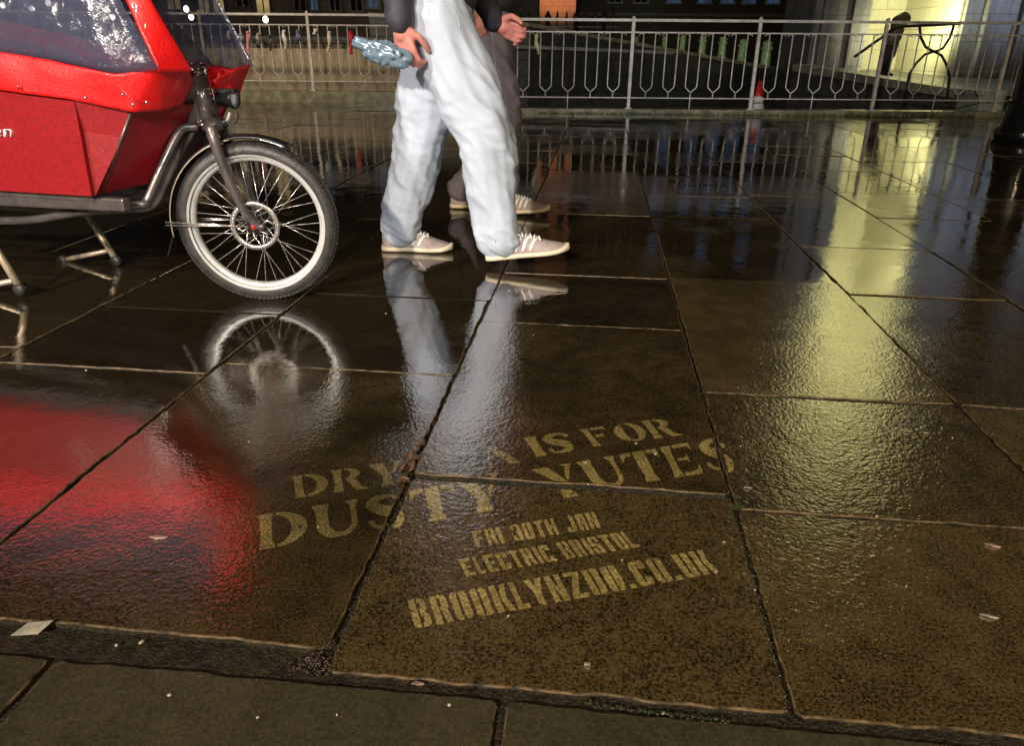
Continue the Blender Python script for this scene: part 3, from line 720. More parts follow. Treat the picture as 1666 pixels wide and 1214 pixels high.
# small lamps far off to the right
for i, (px, py, Y, c, s_) in enumerate(((1663, 100, 20, (1, .85, .3), 6), (1656, 160, 16, (.35, .5, 1), 10))):
    p = W(px, py, Y); root = empty('lamp', (p.x, Y, -1), ['yellow lamp at the right edge behind the column', 'small blue lamp low at the right edge behind the column'][i], 'lamp')
    b = MB(); b.ell(p, (.06+.05*(i == 0), .06, .06+.16*(i == 0)), 12, 8); b.build('globe', emit('lamp_glow_%s' % 'ab'[i], c, s_), root)
    b = MB(); b.tube([(p.x, Y+.12, -1), (p.x, Y+.12, p.z+.02)], .03, 6); b.build('pole', M['iron_dark'], root)

# traffic cone behind the railing
p = W(1230, 184, 11.25)
k0 = W(1236, 128, 11.25)
root = empty('traffic_cone', (p.x, 11.25, .0), 'red and white traffic cone standing behind the railing post', 'traffic cone')
hc = k0.z-.02; cx_ = p.x
M['cone_red'] = mat('cone_red', (.45, .015, .018), .4); M['cone_white'] = mat('cone_white', (.5, .5, .53), .4)
def cr_(z): return .112-.09*z/hc
b = MB(); b.box((cx_, 11.25, .015), (.30, .30, .03)); b.build('base', M['cone_red'], root)
b = MB(); b.lathe((cx_, 11.25, .0), (0, 0, 1), [(cr_(.03), .03), (cr_(hc*.5), hc*.5)], 20); b.build('white_sleeve', M['cone_white'], root)
b = MB(); b.lathe((cx_, 11.25, .0), (0, 0, 1), [(cr_(hc*.5)+.001, hc*.5), (cr_(hc*.97), hc*.97), (0, hc)], 20); b.build('red_tip', M['cone_red'], root)

# ribbons and tags tied on the left railing
rb = [(392, 55, 78, (.30, .32, .36), 'grey ribbon, leftmost of those tied on the left railing'), (403, 52, 92, (.62, .25, .30), 'pink ribbon tied on the left railing'), (372, 52, 66, (.7, .7, .75), 'short white tag on the left railing beside the cargo bike'),
      (438, 58, 82, (.03, .03, .03), 'black ribbon hanging slantwise from the left railing'), (462, 50, 80, (.75, .75, .72), 'long white ribbon tied by the railing post'), (536, 52, 84, (.72, .66, .55), 'cream ribbon with a bow on the left railing'),
      (570, 52, 88, (.75, .02, .04), 'bright red ribbon hanging from the left railing behind the walker'), (513, 48, 56, (.8, .8, .8), 'small white padlock on the left railing top'), (484, 50, 66, (.12, .16, .35), 'short dark blue ribbon on the left railing'),
      (873, 57, 88, (.62, .60, .34), 'pale yellow ribbon tied on the right railing near the walkers'), (420, 55, 70, (.35, .3, .3), 'short brownish ribbon on the left railing')]
for i, (px, y0, y1, c, lb) in enumerate(rb):
    Yr = 12.66 if px < 800 else 10.74
    a, b2 = W(px, y0, Yr), W(px+random.uniform(-2, 4), y1, Yr-.03)
    b = MB(); n = 7; vs2 = []
    for j in range(n+1):
        t = j/n; c0 = a.lerp(b2, t)+Vector((math.sin(t*6+i)*.012, -.02*math.sin(t*4), 0)); hw = .028*(1-.35*t)+.008*math.sin(t*9+i)
        for dx, dy in ((-hw, 0), (hw, .01), (hw, .014), (-hw, .004)): vs2.append(c0+Vector((dx, dy, 0)))
    fs2 = [(j*4+q, j*4+(q+1) % 4, (j+1)*4+(q+1) % 4, (j+1)*4+q) for j in range(n) for q in range(4)]+[(3, 2, 1, 0), (n*4, n*4+1, n*4+2, n*4+3)]
    b.add(vs2, fs2, True)
    b.ell(a, (.03, .03, .022), 10, 6)
    tag(b.build('ribbon', mat('ribbon_cloth_%d' % i, c, .6, var=.3), None, a), lb, 'ribbon', 'ribbons and tags tied to the railings')

# ================================================================== red cargo bike
hub = Vector((-.845, 2.47, .262)); YAW = rad(-14)
bh = Vector((math.cos(YAW), math.sin(YAW), 0)); bn = Vector((math.sin(YAW), -math.cos(YAW), 0))   # forward, and towards the viewer
def BK(px, py, off=0.0):
    d = ray(px, py); o0 = Vector((0, 0, HC)); t = ((hub-o0).dot(bn)+off)/d.dot(bn); return o0+d*t
def BS(s, z, off=0.0):
    p = hub+bh*s+bn*off; return Vector((p.x, p.y, z))
def SZ(p): return ((p-hub).dot(bh), p.z, (p-hub).dot(bn))
bike = empty('cargo_bike', (hub.x, hub.y, 0), 'red cargo bike with a clear-windowed rain cover, parked on its stand', 'cargo bike')
def resample(pl, n):
    pl = [Vector(p) for p in pl]; L = [0]
    for a, b in zip(pl, pl[1:]): L.append(L[-1]+(b-a).length)
    out = []
    for i in range(n+1):
        t = L[-1]*i/n; k = 0
        while k < len(pl)-2 and L[k+1] < t: k += 1
        out.append(pl[k].lerp(pl[k+1], (t-L[k])/max(1e-9, L[k+1]-L[k])))
    return out
def loft(a, b, nu, nv, thick=.005, wr=.004, ws=14, bul=0.0, seed=0, dirv=None):
    A, B = resample(a, nu), resample(b, nu); mb = MB(); f, g2 = [], []
    dv = dirv or bn
    for j in range(nv+1):
        for i in range(nu+1):
            t = j/nv; p = A[i].lerp(B[i], t)
            nz = noise.noise(Vector((p.x*ws+seed, p.y*ws*.6, p.z*ws*1.3)))*wr+noise.noise(Vector((p.x*ws*3, seed, p.z*ws*3)))*wr*.35
            f.append(p+dv*(nz+bul*math.sin(PI*t)+thick/2)); g2.append(p+dv*(nz+bul*math.sin(PI*t)-thick/2))
    n = len(f); Wd = nu+1; q = []
    for j in range(nv):
        for i in range(nu):
            a_ = j*Wd+i; q.append((a_, a_+1, a_+Wd+1, a_+Wd)); q.append((n+a_+Wd, n+a_+Wd+1, n+a_+1, n+a_))
    per = [i for i in range(nu+1)]+[j*Wd+nu for j in range(1, nv+1)]+[nv*Wd+i for i in range(nu-1, -1, -1)]+[j*Wd for j in range(nv-1, 0, -1)]
    for x, y in zip(per, per[1:]+per[:1]): q.append((y, x, n+x, n+y))
    mb.add(f+g2, q, True); return mb
M['box_red'] = mat('box_red_paint', (.27, .006, .010), .38, col2=(.20, .006, .009), scale=60, bmp=.22, bscale=130, bdist=.003, coat=.35)
M['box_front'] = mat('box_front_board', (.30, .006, .014), .38, col2=(.22, .005, .009), scale=90, bmp=.22, bscale=130, bdist=.003)
m_, t_, p_ = newmat('clear_film'); M['film'] = m_
pp = geopos(t_); fz = noisen(t_, pp, 26, 5, .6, .8)
p_.inputs['Base Color'].default_value = (.060, .065, .105, 1); p_.inputs['Roughness'].default_value = .14
t_.links.new(ramp(t_, fz, [(.40, (.46, .46, .46)), (.72, (.74, .74, .74))]), p_.inputs['Alpha'])
t_.links.new(bump(t_, noisen(t_, pp, 18, 4, .6, 1.2), .22, .02), p_.inputs['Normal']); p_.inputs['Specular IOR Level'].default_value = .35
drops(M['red_cloth']); drops(M['box_red'], 110); drops(M['box_front'], 110); drops(m_, 100); drops(M['frame'], 130)

OB = .29
# box: back end, near and far side, front face narrowing towards the head tube
sb0, st0 = -2.05, -2.05
c_b = BK(165, 315, .245); c_t = BK(216, 176, .245); m_b = BK(148, 315, OB); m_t = BK(120, 160, OB); f_b = BK(240, 303, .10); f_t = BK(293, 172, .10)
(sb, zb, _), (st, zt, _) = SZ(c_b), SZ(c_t); (sfb, zfb, _), (sft, zft, _) = SZ(f_b), SZ(f_t)
zbk_t = SZ(BK(0, 140, OB))[1]+.02
BXB, BXT = sb-1.02, sb-1.06
_sl, _zl, _ = SZ(BK(0, 136, OB)); _s2, _z2, _ = SZ(BK(120, 160, OB)); ztb = _z2+(_zl-_z2)/(_sl-_s2)*(BXT-_s2)
(smb, zmb, _), (smt, zmt, _) = SZ(m_b), SZ(m_t); OF = .245
for s_ in (1, -1):
    k = MB(); k.prism([BS(BXB, zb, s_*OB), BS(smb, zb, s_*OB), BS(smt, zmt, s_*OB), BS(BXT, ztb, s_*OB)], -bn*.015*s_)
    k.prism([BS(smb+.0005, zb, s_*OB), BS(sb, zb, s_*OF), BS(st, zt, s_*OF), BS(smt+.0005, zmt, s_*OB)], -bn*.015*s_)
    k.build('side_panel', M['box_red'], bike)
for s_ in (1, -1):
    k = MB(); k.prism([BS(sb+.001, zb, s_*OF), BS(sfb, zb+.01, s_*.10), BS(sft, zt, s_*.10), BS(st+.001, zt, s_*OF)], -bh*.015); k.build('front_panel', M['box_front'], bike)
k = MB(); k.prism([BS(sfb, zb+.01, .10), BS(sfb, zb+.01, -.10), BS(sft, zt, -.10), BS(sft, zt, .10)], -bh*.014); k.build('front_panel', M['box_front'], bike)
k = MB(); k.prism([BS(BXB, zb, OB), BS(BXB, zb, -OB), BS(BXT, ztb, -OB), BS(BXT, ztb, OB)], bh*.015); k.build('back_panel', M['box_red'], bike)
k = MB(); k.hexa([BS(BXB, zb-.02, OB-.02), BS(sb-.01, zb-.02, OB-.02), BS(sb-.01, zb-.02, -OB+.02), BS(BXB, zb-.02, -OB+.02), BS(BXB, zb, OB-.02), BS(sb-.01, zb, OB-.02), BS(sb-.01, zb, -OB+.02), BS(BXB, zb, -OB+.02)])
k.build('box_floor', M['frame'], bike)
k = MB(); e_ = .006; k.tube([BS(sb, zb, OF+.001), BS(st, zt, OF+.001)], .0045, 6); k.build('corner_trim', M['frame'], bike)
# lettering on the side: the tail of a word
wm = mat('white_lettering', (.85, .85, .85), .4)
def glyph(px0, px1, py0, py1, strokes):
    b = MB()
    for st_ in strokes:
        b.tube([BK(px0+(px1-px0)*x, py0+(py1-py0)*(1-y), OB+.0015) for x, y in st_], .0052, 6, flat=.25)
    return b
glyph(6.5, 20, 210, 222, [[(.1, 0), (.1, 1)], [(.1, .7), (.35, .98), (.7, .98), (.92, .75), (.92, 0)]]).build('lettering', wm, bike)
glyph(-10, 2.6, 210, 222, [[(.05, .5), (.95, .55), (.9, .85), (.5, 1), (.1, .8), (.05, .4), (.3, .02), (.7, 0), (.98, .15)]]).build('lettering', wm, bike)

# rain cover
OC = .305
hem_lo = [BS(BXT-.03, ztb-.012, OC), BK(0, 146, OC), BK(110, 160, OC), BK(216, 182, OC-.04), BK(262, 180, .19), BK(296, 168, .10), BK(308, 150, .05)]
band_hi = [BS(BXT-.03, ztb+.13, OC-.01), BK(0, 84, OC-.01), BK(80, 97, OC-.01), BK(190, 121, OC-.01), BK(260, 108, .23), BK(306, 112, .12), BK(315, 132, .05)]
loft(hem_lo, band_hi, 60, 12, .005, .006, 12, .003, 1).build('cover_hem', M['red_cloth'], bike)
mir = lambda L: [p-bn*2*SZ(p)[2] for p in L]
loft(mir(hem_lo), mir(band_hi), 50, 8, .005, .006, 12, -.003, 2).build('cover_hem', M['red_cloth'], bike)
apex_l, apex_r = BK(150, -110, .20), BK(190, -110, .20)
loft([BK(258, 116, .24), BK(205, 0, .225), apex_l], [BK(313, 116, .13), BK(246, 0, .19), apex_r], 24, 6, .006, .006, 12, .008, 3).build('cover_strut', M['red_cloth'], bike)
sa, za, _ = SZ(apex_l)
rt = [BS(BXT-.02, za+.10, .20), BS((BXT+sa)/2, za+.12, .20), apex_l]
wlo = [BS(BXT-.02, ztb+.13, OC-.015), BK(0, 86, OC-.015), BK(100, 100, OC-.02), BK(190, 120, OC-.02), BK(260, 112, .24)]
loft(wlo, rt, 40, 14, .002, .012, 7, .02, 5).build('side_window', M['film'], bike)
loft(mir(wlo), mir(rt), 40, 14, .002, .012, 7, -.02, 6).build('side_window', M['film'], bike)
# pink-red inner edge line of cloth seen through the lower window
loft([BK(-200, 30, OC-.03), BK(0, 60, OC-.03), BK(100, 84, OC-.03), BK(190, 100, OC-.03)], [BK(-200, 70, OC-.03), BK(0, 92, OC-.03), BK(100, 106, OC-.03), BK(200, 118, OC-.03)], 30, 4, .003, .006, 9, 0, 7).build('inner_flap', mat('inner_flap_cloth', (.28, .004, .05), .5, var=.4), bike)
# windscreen between the struts, red nose below it, roof
wsL = [BK(312, 112, .12), BK(245, 0, .19), apex_r]; wsR = [BK(351, 109, -.13), BK(256, 0, -.13), mir([apex_r])[0]]
loft(wsL, wsR, 20, 10, .002, .006, 9, .0, 8, bh).build('windscreen', M['film'], bike)
noseA = [BK(318, 112, -.045), BK(335, 112, -.07), BK(356, 109, -.13), BK(345, 104, -.24)]
noseB = [BK(330, 178, -.045), BK(352, 176, -.07), BK(381, 144, -.13), BK(372, 142, -.24)]
loft(noseA, noseB, 20, 8, .006, .006, 12, .0, 9, bh).build('cover_nose', M['red_cloth'], bike)
loft([BK(356, 108, -.10), BK(372, 128, -.12), BK(381, 146, -.13)], [BK(340, 190, -.05), BK(350, 196, -.07), BK(362, 180, -.11)], 10, 5, .006, .004, 12, 0, 10, bh).build('cover_flap', M['red_cloth'], bike)
loft([BS(BXT-.03, za+.10, .205), BS((BXT+sa)/2, za+.12, .205), apex_l, apex_r], [BS(BXT-.03, za+.10, -.205), BS((BXT+sa)/2, za+.12, -.205), mir([apex_l])[0], mir([apex_r])[0]], 24, 8, .006, .006, 9, .0, 11, Vector((0, 0, 1))).build('cover_roof', M['red_cloth'], bike)
loft([BS(BXT-.03, ztb, OC), BS(BXT-.03, za+.10, .205)], [BS(BXT-.03, ztb, -OC), BS(BXT-.03, za+.10, -.205)], 10, 8, .006, .006, 9, 0, 12, bh).build('cover_back', M['red_cloth'], bike)
# snaps on the hem
for px, py in ((216, 170), (140, 158), (200, 153), (30, 142), (238, 166)):
    b = MB(); b.ell(BK(px, py, OC+.012), (.005, .005, .005), 8, 6); b.build('snap', M['chrome'], bike)

# frame
def btube(name, pts, r, m='frame', n=10, flat=None):
    b = MB(); b.tube(pts, r, n, flat); return b.build(name, M[m], bike)
def smooth(pts, n=6):
    P = [Vector(p) for p in pts]; P = [2*P[0]-P[1]]+P+[2*P[-1]-P[-2]]; out = []
    for i in range(1, len(P)-2):
        for q in range(n):
            t = q/n
            out.append(.5*((2*P[i])+(-P[i-1]+P[i+1])*t+(2*P[i-1]-5*P[i]+4*P[i+1]-P[i+2])*t*t+(-P[i-1]+3*P[i]-3*P[i+1]+P[i+2])*t**3))
    out.append(P[-2]); return out
head_t, head_b = BK(320, 112, .0), BK(342, 202, .0)
hd = (head_t-head_b).normalized()
b = MB(); b.tube([head_b, head_b.lerp(head_t, .9)], .0275, 16); b.build('head_tube', M['frame'], bike)
b = MB(); b.tube([head_b.lerp(head_t, .88), head_t+hd*.012], .030, 16); b.tube([head_t+hd*.012, head_t+hd*.02], .020, 12); b.build('headset_cap', M['chrome'], bike)
b = MB(); b.tube([head_b-hd*.012, head_b+hd*.012], .033, 16); b.build('headset', M['black'], bike)
# broad main beam, deep section
def beam(pu, pl, wd):
    b = MB(); vs_ = []
    for u_, l_ in zip(pu, pl):
        for q, o_ in ((u_, wd), (u_, -wd), (l_, -wd), (l_, wd)): vs_.append(q+bn*o_)
    n = len(pu); fs_ = [(i*4+q, i*4+(q+1) % 4, (i+1)*4+(q+1) % 4, (i+1)*4+q) for i in range(n-1) for q in range(4)]+[(3, 2, 1, 0), ((n-1)*4, (n-1)*4+1, (n-1)*4+2, (n-1)*4+3)]
    b.add(vs_, fs_); return b
pu = smooth([BK(325, 135, 0), BK(300, 178, 0), BK(262, 255, 0), BK(238, 300, 0), BK(215, 314, 0), BK(120, 322, 0), BS(BXB, SZ(BK(120, 322, 0))[1], 0)])
pl_ = smooth([BK(336, 200, 0), BK(316, 232, 0), BK(285, 292, 0), BK(262, 335, 0), BK(225, 344, 0), BK(120, 346, 0), BS(BXB, SZ(BK(120, 346, 0))[1], 0)])
o = beam(pu, pl_, .032).build('main_beam', M['frame'], bike); bv = o.modifiers.new('b', 'BEVEL'); bv.width = .008; bv.segments = 3; bv.limit_method = 'ANGLE'
btube('down_tube', smooth([BK(322, 206, .03), BK(300, 208, .05), BK(288, 222, .07), BK(262, 275, .12), BK(240, 325, .16), BK(225, 334, .18), BK(120, 346, .20), BK(15, 359, .21), BS(BXB, SZ(BK(15, 359, .21))[1]-.01, .21)]), .0135)
btube('down_tube', smooth(mir([BK(322, 206, .03), BK(300, 208, .05), BK(288, 222, .07), BK(262, 275, .12), BK(240, 325, .16), BK(225, 334, .18), BK(120, 346, .20), BK(15, 359, .21), BS(BXB, SZ(BK(15, 359, .21))[1]-.01, .21)])), .0135)
for s_ in (1, -1):
    a, b2 = BS(BXB, SZ(BK(0, 328, .25))[1], .25*s_), BS(SZ(BK(205, 322, .25))[0], SZ(BK(100, 326, .25))[1], .25*s_)
    b = MB(); up = Vector((0, 0, .020)); b.hexa([a-up+bn*.016, b2-up+bn*.016, b2-up-bn*.016, a-up-bn*.016, a+up+bn*.016, b2+up+bn*.016, b2+up-bn*.016, a+up-bn*.016])
    o = b.build('side_rail', M['frame'], bike); bv = o.modifiers.new('b', 'BEVEL'); bv.width = .006; bv.segments = 2
b = MB(); b.tube([BK(308, 203, .035), BK(340, 203, .035)], .007, 8); b.ell(BK(333, 208, .045), (.010, .010, .010), 10, 6); b.ell(BK(327, 196, .035), (.006, .006, .006), 8, 6); b.build('steering_rod', M['chrome'], bike)
# fork
fn = Vector((math.sin(rad(2)), -math.cos(rad(2)), 0))
def WK(px, py, off):
    d = ray(px, py); o0 = Vector((0, 0, HC)); t = ((hub-o0).dot(fn)+off)/d.dot(fn); return o0+d*t
fk = smooth([WK(343, 206, .045), WK(350, 232, .058), WK(366, 276, .058), WK(388, 326, .058), WK(402, 350, .055), WK(420, 368, .050), WK(430, 368, .048)])
n_ = len(fk)
b = MB(); b.tube(fk, [.0185-.008*i/(n_-1) for i in range(n_)], 12); b.build('fork_blade', M['frame'], bike)
fk2 = [p-fn*2*((p-hub).dot(fn)) for p in fk]
b = MB(); b.tube(fk2, [.0185-.008*i/(n_-1) for i in range(n_)], 12); b.build('fork_blade', M['frame'], bike)
b = MB(); b.tube([fk[0], fk2[0]], .024, 12); b.build('fork_crown', M['frame'], bike)

# wheel (built in its own plane)
def wheel(c, ax, parent_name='wheel'):
    ax = Vector(ax).normalized(); x = Vector((0, 0, 1)).cross(ax).normalized(); z = Vector((0, 0, 1))
    wh = MB(); wh.lathe(c, ax, [(.012, -.05), (.020, -.045), (.030, -.040), (.030, -.034), (.019, -.030), (.019, .030), (.030, .034), (.030, .040), (.020, .045), (.012, .05)], 24)
    root = wh.build('wheel', M['black'], bike)
    RT, rt_ = .262, .0285; rc = RT-rt_
    b = MB(); prof = []
    for i in range(19):
        a = PI*(.5-.60)+2*PI*.60*i/18 - PI*.1
        a = -PI*.70+1.40*PI*i/18
        prof.append((rc+rt_*math.cos(a), rt_*1.0*math.sin(a)))
    b.lathe(c, ax, prof, 96)
    # tread blocks
    for i in range(110):
        t0_ = 2*PI*i/110
        for row, hh in ((-.62, 1), (.62, 1), (-.22, 0), (.22, 0)):
            t = t0_+(.5*2*PI/110 if hh == 0 else 0)
            ang = row; r_ = rc+(rt_+.0008)*math.cos(ang); h_ = (rt_+.0008)*math.sin(ang)
            d = x*math.cos(t)+z*math.sin(t); tg = -x*math.sin(t)+z*math.cos(t); nr = d*math.cos(ang)+ax*math.sin(ang); lt = -d*math.sin(ang)+ax*math.cos(ang)
            p = c+d*r_+ax*h_
            q = [p+tg*a_*.0050+lt*b_*.0055+nr*e_*.0016 for e_ in (-1, 1) for a_, b_ in ((-1, -1), (1, -1), (1, 1), (-1, 1))]
            b.hexa(q)
    b.build('tyre', M['rubber'], root)
    b = MB(); R1, R2 = .2235, .2015
    b.lathe(c, ax, [(R1+.004, -.0125), (R1, -.0155), (R1-.010, -.0155), (R2+.004, -.0125), (R2, -.006), (R2, .006), (R2+.004, .0125), (R1-.010, .0155), (R1, .0155), (R1+.004, .0125)], 96); b.build('rim', M['alu'], root)
    b = MB(); b.lathe(c, ax, [(rc+rt_*math.cos(2.20), rt_*math.sin(2.20)+.0012), (rc+rt_*math.cos(1.92), rt_*math.sin(1.92)+.0012)], 96)
    b.lathe(c, ax, [(rc+rt_*math.cos(2.20), -rt_*math.sin(2.20)-.0012), (rc+rt_*math.cos(1.92), -rt_*math.sin(1.92)-.0012)], 96); b.build('reflective_band', M['band'], root)
    for i in range(36):
        s_ = 1 if i % 2 else -1; k_ = i//2
        t0_ = 2*PI*k_/18+(.09 if s_ > 0 else 0); tw = .95*(1 if k_ % 2 else -1)
        p = c+(x*math.cos(t0_)+z*math.sin(t0_))*.028+ax*s_*.037
        t1_ = t0_+tw*.45+2*PI*(i % 4)/360
        q = c+(x*math.cos(2*PI*i/36)+z*math.sin(2*PI*i/36))*.199+ax*s_*.003
        t0_ = 2*PI*i/36+tw; p = c+(x*math.cos(t0_)+z*math.sin(t0_))*.028+ax*s_*.037
        b = MB(); b.tube([p, q], .0013, 5); b.build('spoke', M['steel'], root)
    b = MB(); ro = .080; ho = .043
    for R_o, R_i in ((ro, ro-.0155),):
        b.lathe(c, ax, [(R_i, ho-.001), (R_o, ho-.001), (R_o, ho+.001), (R_i, ho+.001), (R_i, ho-.001)], 64)
    for i in range(6):
        t = 2*PI*i/6; d = x*math.cos(t)+z*math.sin(t); d2 = x*math.cos(t+.42)+z*math.sin(t+.42)
        b.tube([c+d*.018+ax*ho, c+d2*.045+ax*ho, c+d*.068+ax*ho], .0022, 5)
    for i in range(36):
        t = 2*PI*i/36; d = x*math.cos(t)+z*math.sin(t); d2 = x*math.cos(t+.06)+z*math.sin(t+.06)
        b.tube([c+d*.066+ax*(ho+.0015), c+d2*.078+ax*(ho+.0015)], .0012, 4)
    b.lathe(c, ax, [(0, ho+.004), (.017, ho+.004), (.020, ho), (.020, ho-.004)], 20)
    b.build('brake_disc', M['steel'], root)
    b = MB(); b.lathe(c+ax*.05, ax, [(0, .012), (.008, .012), (.011, .008), (.011, 0)], 16); b.build('axle_nut', mat('red_anodised', (.6, .05, .04), .3, metal=.5), root)
    return root
M['band'] = mat('reflective_strip', (.48, .48, .47), .4, var=.25)
wheel(hub, fn)
# mudguard following the tyre
b = MB(); vs_ = []; fx = Vector((0, 0, 1)).cross(fn).normalized()
fx = -fx if fx.x < 0 else fx
NA = 40; a0, a1 = rad(62), rad(188)
for i in range(NA+1):
    a = a0+(a1-a0)*i/NA; d = fx*math.cos(a)+Vector((0, 0, 1))*math.sin(a)
    for r_, h_ in ((.272, .034), (.281, .027), (.285, .0), (.281, -.027), (.272, -.034), (.276, -.026), (.280, 0), (.276, .026)):
        vs_.append(hub+d*r_+fn*h_)
b.add(vs_, [(i*8+q, i*8+(q+1) % 8, (i+1)*8+(q+1) % 8, (i+1)*8+q) for i in range(NA) for q in range(8)]+[tuple(range(7, -1, -1)), tuple(NA*8+q for q in range(8))], True)
mg = b.build('mudguard', M['black'], bike)
b = MB(); b.tube([hub+(fx*math.cos(rad(62+i*3.3))+Vector((0, 0, 1))*math.sin(rad(62+i*3.3)))*.2735+fn*.0345 for i in range(7)], .0035, 6); b.build('trim', M['chrome'], mg)
b = MB(); b.tube([hub+(fx*math.cos(rad(100+i*4))+Vector((0, 0, 1))*math.sin(rad(100+i*4)))*.2735+fn*.0345 for i in range(23)], .0022, 6); b.build('trim', M['stand'], mg)
b = MB(); b.prism([hub+fx*-.275+fn*.03+Vector((0, 0, -.03)), hub+fx*-.275-fn*.03+Vector((0, 0, -.03)), hub+fx*-.305-fn*.034+Vector((0, 0, -.105)), hub+fx*-.305+fn*.034+Vector((0, 0, -.105))], fx*.003); b.build('mud_flap', M['black'], mg)
for s_ in (1, -1):
    for dz in (0, .010):
        b = MB(); b.tube([hub+fn*.052*s_+fx*-.02, hub+fx*-.29+fn*.036*s_+Vector((0, 0, dz))], .0022, 6); b.build('stay', M['steel'], bike)
# headlight, its bracket and cable
hl = BK(370, 160, -.03)
b = MB(); b.lathe(hl-bh*.03, bh, [(0, -.012), (.012, -.012), (.024, .0), (.027, .03), (.030, .05), (.030, .058), (.026, .058)], 20)
b.box(hl+Vector((0, 0, .024)), (.06, .045, .012)); ho_ = b.build('headlight', M['black'], bike)
b = MB(); b.lathe(hl+bh*.026, bh, [(0, .001), (.026, .0), (.0262, -.002)], 20); b.build('lens', mat('headlight_lens', (.7, .7, .75), .08, metal=.3), ho_)
b = MB(); b.tube([BK(374, 182, -.03), BK(370, 196, -.03), BK(361, 203, -.02), BK(360, 214, -.02)], .006, 8); b.build('headlight_bracket', M['alu'], bike)
b = MB(); b.tube(smooth([BK(382, 172, -.03), BK(388, 186, -.03), BK(384, 198, -.03), BK(370, 204, -.02)]), .002, 6); b.tube(smooth([BK(344, 140, .03), BK(350, 165, .035), BK(352, 190, .03), BK(345, 206, .04)]), .0025, 6); b.build('cable', M['black'], bike)
for px, py in ((336, 143), (340, 151), (345, 160)):
    b = MB(); b.tube([BK(px, py, .03), BK(px+4, py, .035)], .003, 6); b.build('cable_clip', M['chrome'], bike)
# double kick stand
def stand_leg(p_top, p_foot, arm_a, arm_b, off):
    b = MB(); r0_ = BK(*p_top, off); f0_ = BK(*p_foot, off); f0_.z = max(f0_.z, .02)
    b.tube([r0_, f0_], .0125, 8); o = b.build('stand_leg', M['stand'], bike)
    b = MB(); a = BK(*arm_a, off); c2 = BK(*arm_b, off); b.tube([a, c2], .010, 8); b.build('arm', M['stand'], o)
    b = MB(); b.lathe(f0_+bn*-.015, bn, [(0, 0), (.02, 0), (.02, .03), (0, .03)], 14); b.build('foot_roller', M['rubber'], o)
    b = MB(); b.lathe(c2+bn*-.015, bn, [(0, 0), (.02, 0), (.02, .03), (0, .03)], 14); b.build('foot_roller', M['rubber'], o)
stand_leg((142, 350), (190, 424), (178, 407), (104, 423), -.215)
stand_leg((-34, 362), (34, 470), (24, 456), (-64, 474), .215)
# the rest of the bike beyond the box: rear frame, handlebar, saddle, rear wheel
rs = BXB-.55
rear_c = BS(BXB-.95, .262, 0)
wheel(rear_c, bn)
btube('rear_beam', [BS(BXB+.02, .30, 0), BS(BXB-.45, .27, 0)], .025); btube('seat_tube', [BS(BXB-.45, .27, 0), BS(BXB-.62, .78, 0)], .018)
for s_ in (1, -1): btube('chain_stay', [BS(BXB-.45, .27, .03*s_), rear_c+bn*.06*s_], .011); btube('seat_stay', [BS(BXB-.58, .66, .03*s_), rear_c+bn*.06*s_], .009)
btube('steering_column', [BS(BXB+.0, .28, 0), BS(BXB-.14, 1.02, 0)], .018); btube('handlebar', smooth([BS(BXB-.40, 1.04, .30), BS(BXB-.2, 1.05, .16), BS(BXB-.14, 1.02, 0), BS(BXB-.2, 1.05, -.16), BS(BXB-.40, 1.04, -.30)]), .012, 'black')
b = MB(); b.ell(BS(BXB-.64, .83, 0), (.13, .07, .035), 14, 8, Matrix.Rotation(YAW, 3, 'Z')); b.build('saddle', M['black'], bike)

# ================================================================== people
def blob(name, segs, ells, voxel, m, parent=None, fold=None, sm=6):
    """one continuous skin over tapered limbs (segs: chains of (point, radius)) and ellipsoids"""
    mb = MB()
    for ch in segs:
        for (p, r), (q, s) in zip(ch, ch[1:]):
            p, q = Vector(p), Vector(q); n = 5
            mb.tube([p.lerp(q, i/n) for i in range(n+1)], [r+(s-r)*i/n for i in range(n+1)], 14)
        for p, r in ch: mb.ell(p, (r, r, r), 14, 10)
    for e in ells: mb.ell(e[0], e[1], 18, 12, e[2] if len(e) > 2 else None)
    me = bpy.data.meshes.new(name); me.from_pydata(mb.v, [], mb.f)
    o = bpy.data.objects.new(name, me); C.objects.link(o)
    r = o.modifiers.new('r', 'REMESH'); r.mode = 'VOXEL'; r.voxel_size = voxel; r.use_smooth_shade = True
    s2 = o.modifiers.new('s', 'SMOOTH'); s2.factor = .5; s2.iterations = sm
    dg = bpy.context.evaluated_depsgraph_get(); me2 = bpy.data.meshes.new_from_object(o.evaluated_get(dg))
    o.modifiers.clear(); o.data = me2; bpy.data.meshes.remove(me); me2.name = name
    if fold:
        me2.update(); nrm = [v.normal.copy() for v in me2.vertices]
        for v, n in zip(me2.vertices, nrm): v.co = v.co+n*fold(v.co)
    org = Vector(parent['_o']) if parent is not None and '_o' in parent else Vector((0, 0, 0))
    if org.length:
        for v in me2.vertices: v.co = v.co-org
    for pl in me2.polygons: pl.use_smooth = True
    me2.materials.clear(); me2.materials.append(m)
    if parent is not None: o.parent = parent; o['_o'] = parent['_o']
    return o
M['skin'] = mat('skin', (.50, .22, .17), .5, var=.15, scale=30)
M['skin_cold'] = mat('skin_reddened', (.60, .235, .20), .5, var=.2, scale=30)
M['jeans'] = mat('pale_denim', (.50, .56, .67), .8, var=.10, scale=7, bmp=.35, bscale=700, bdist=.003)
M['seam'] = mat('seam_thread', (.55, .60, .69), .8)
M['jacket'] = mat('dark_jacket', (.045, .042, .06), .7, var=.4, scale=20, bmp=.3, bscale=200, bdist=.002)
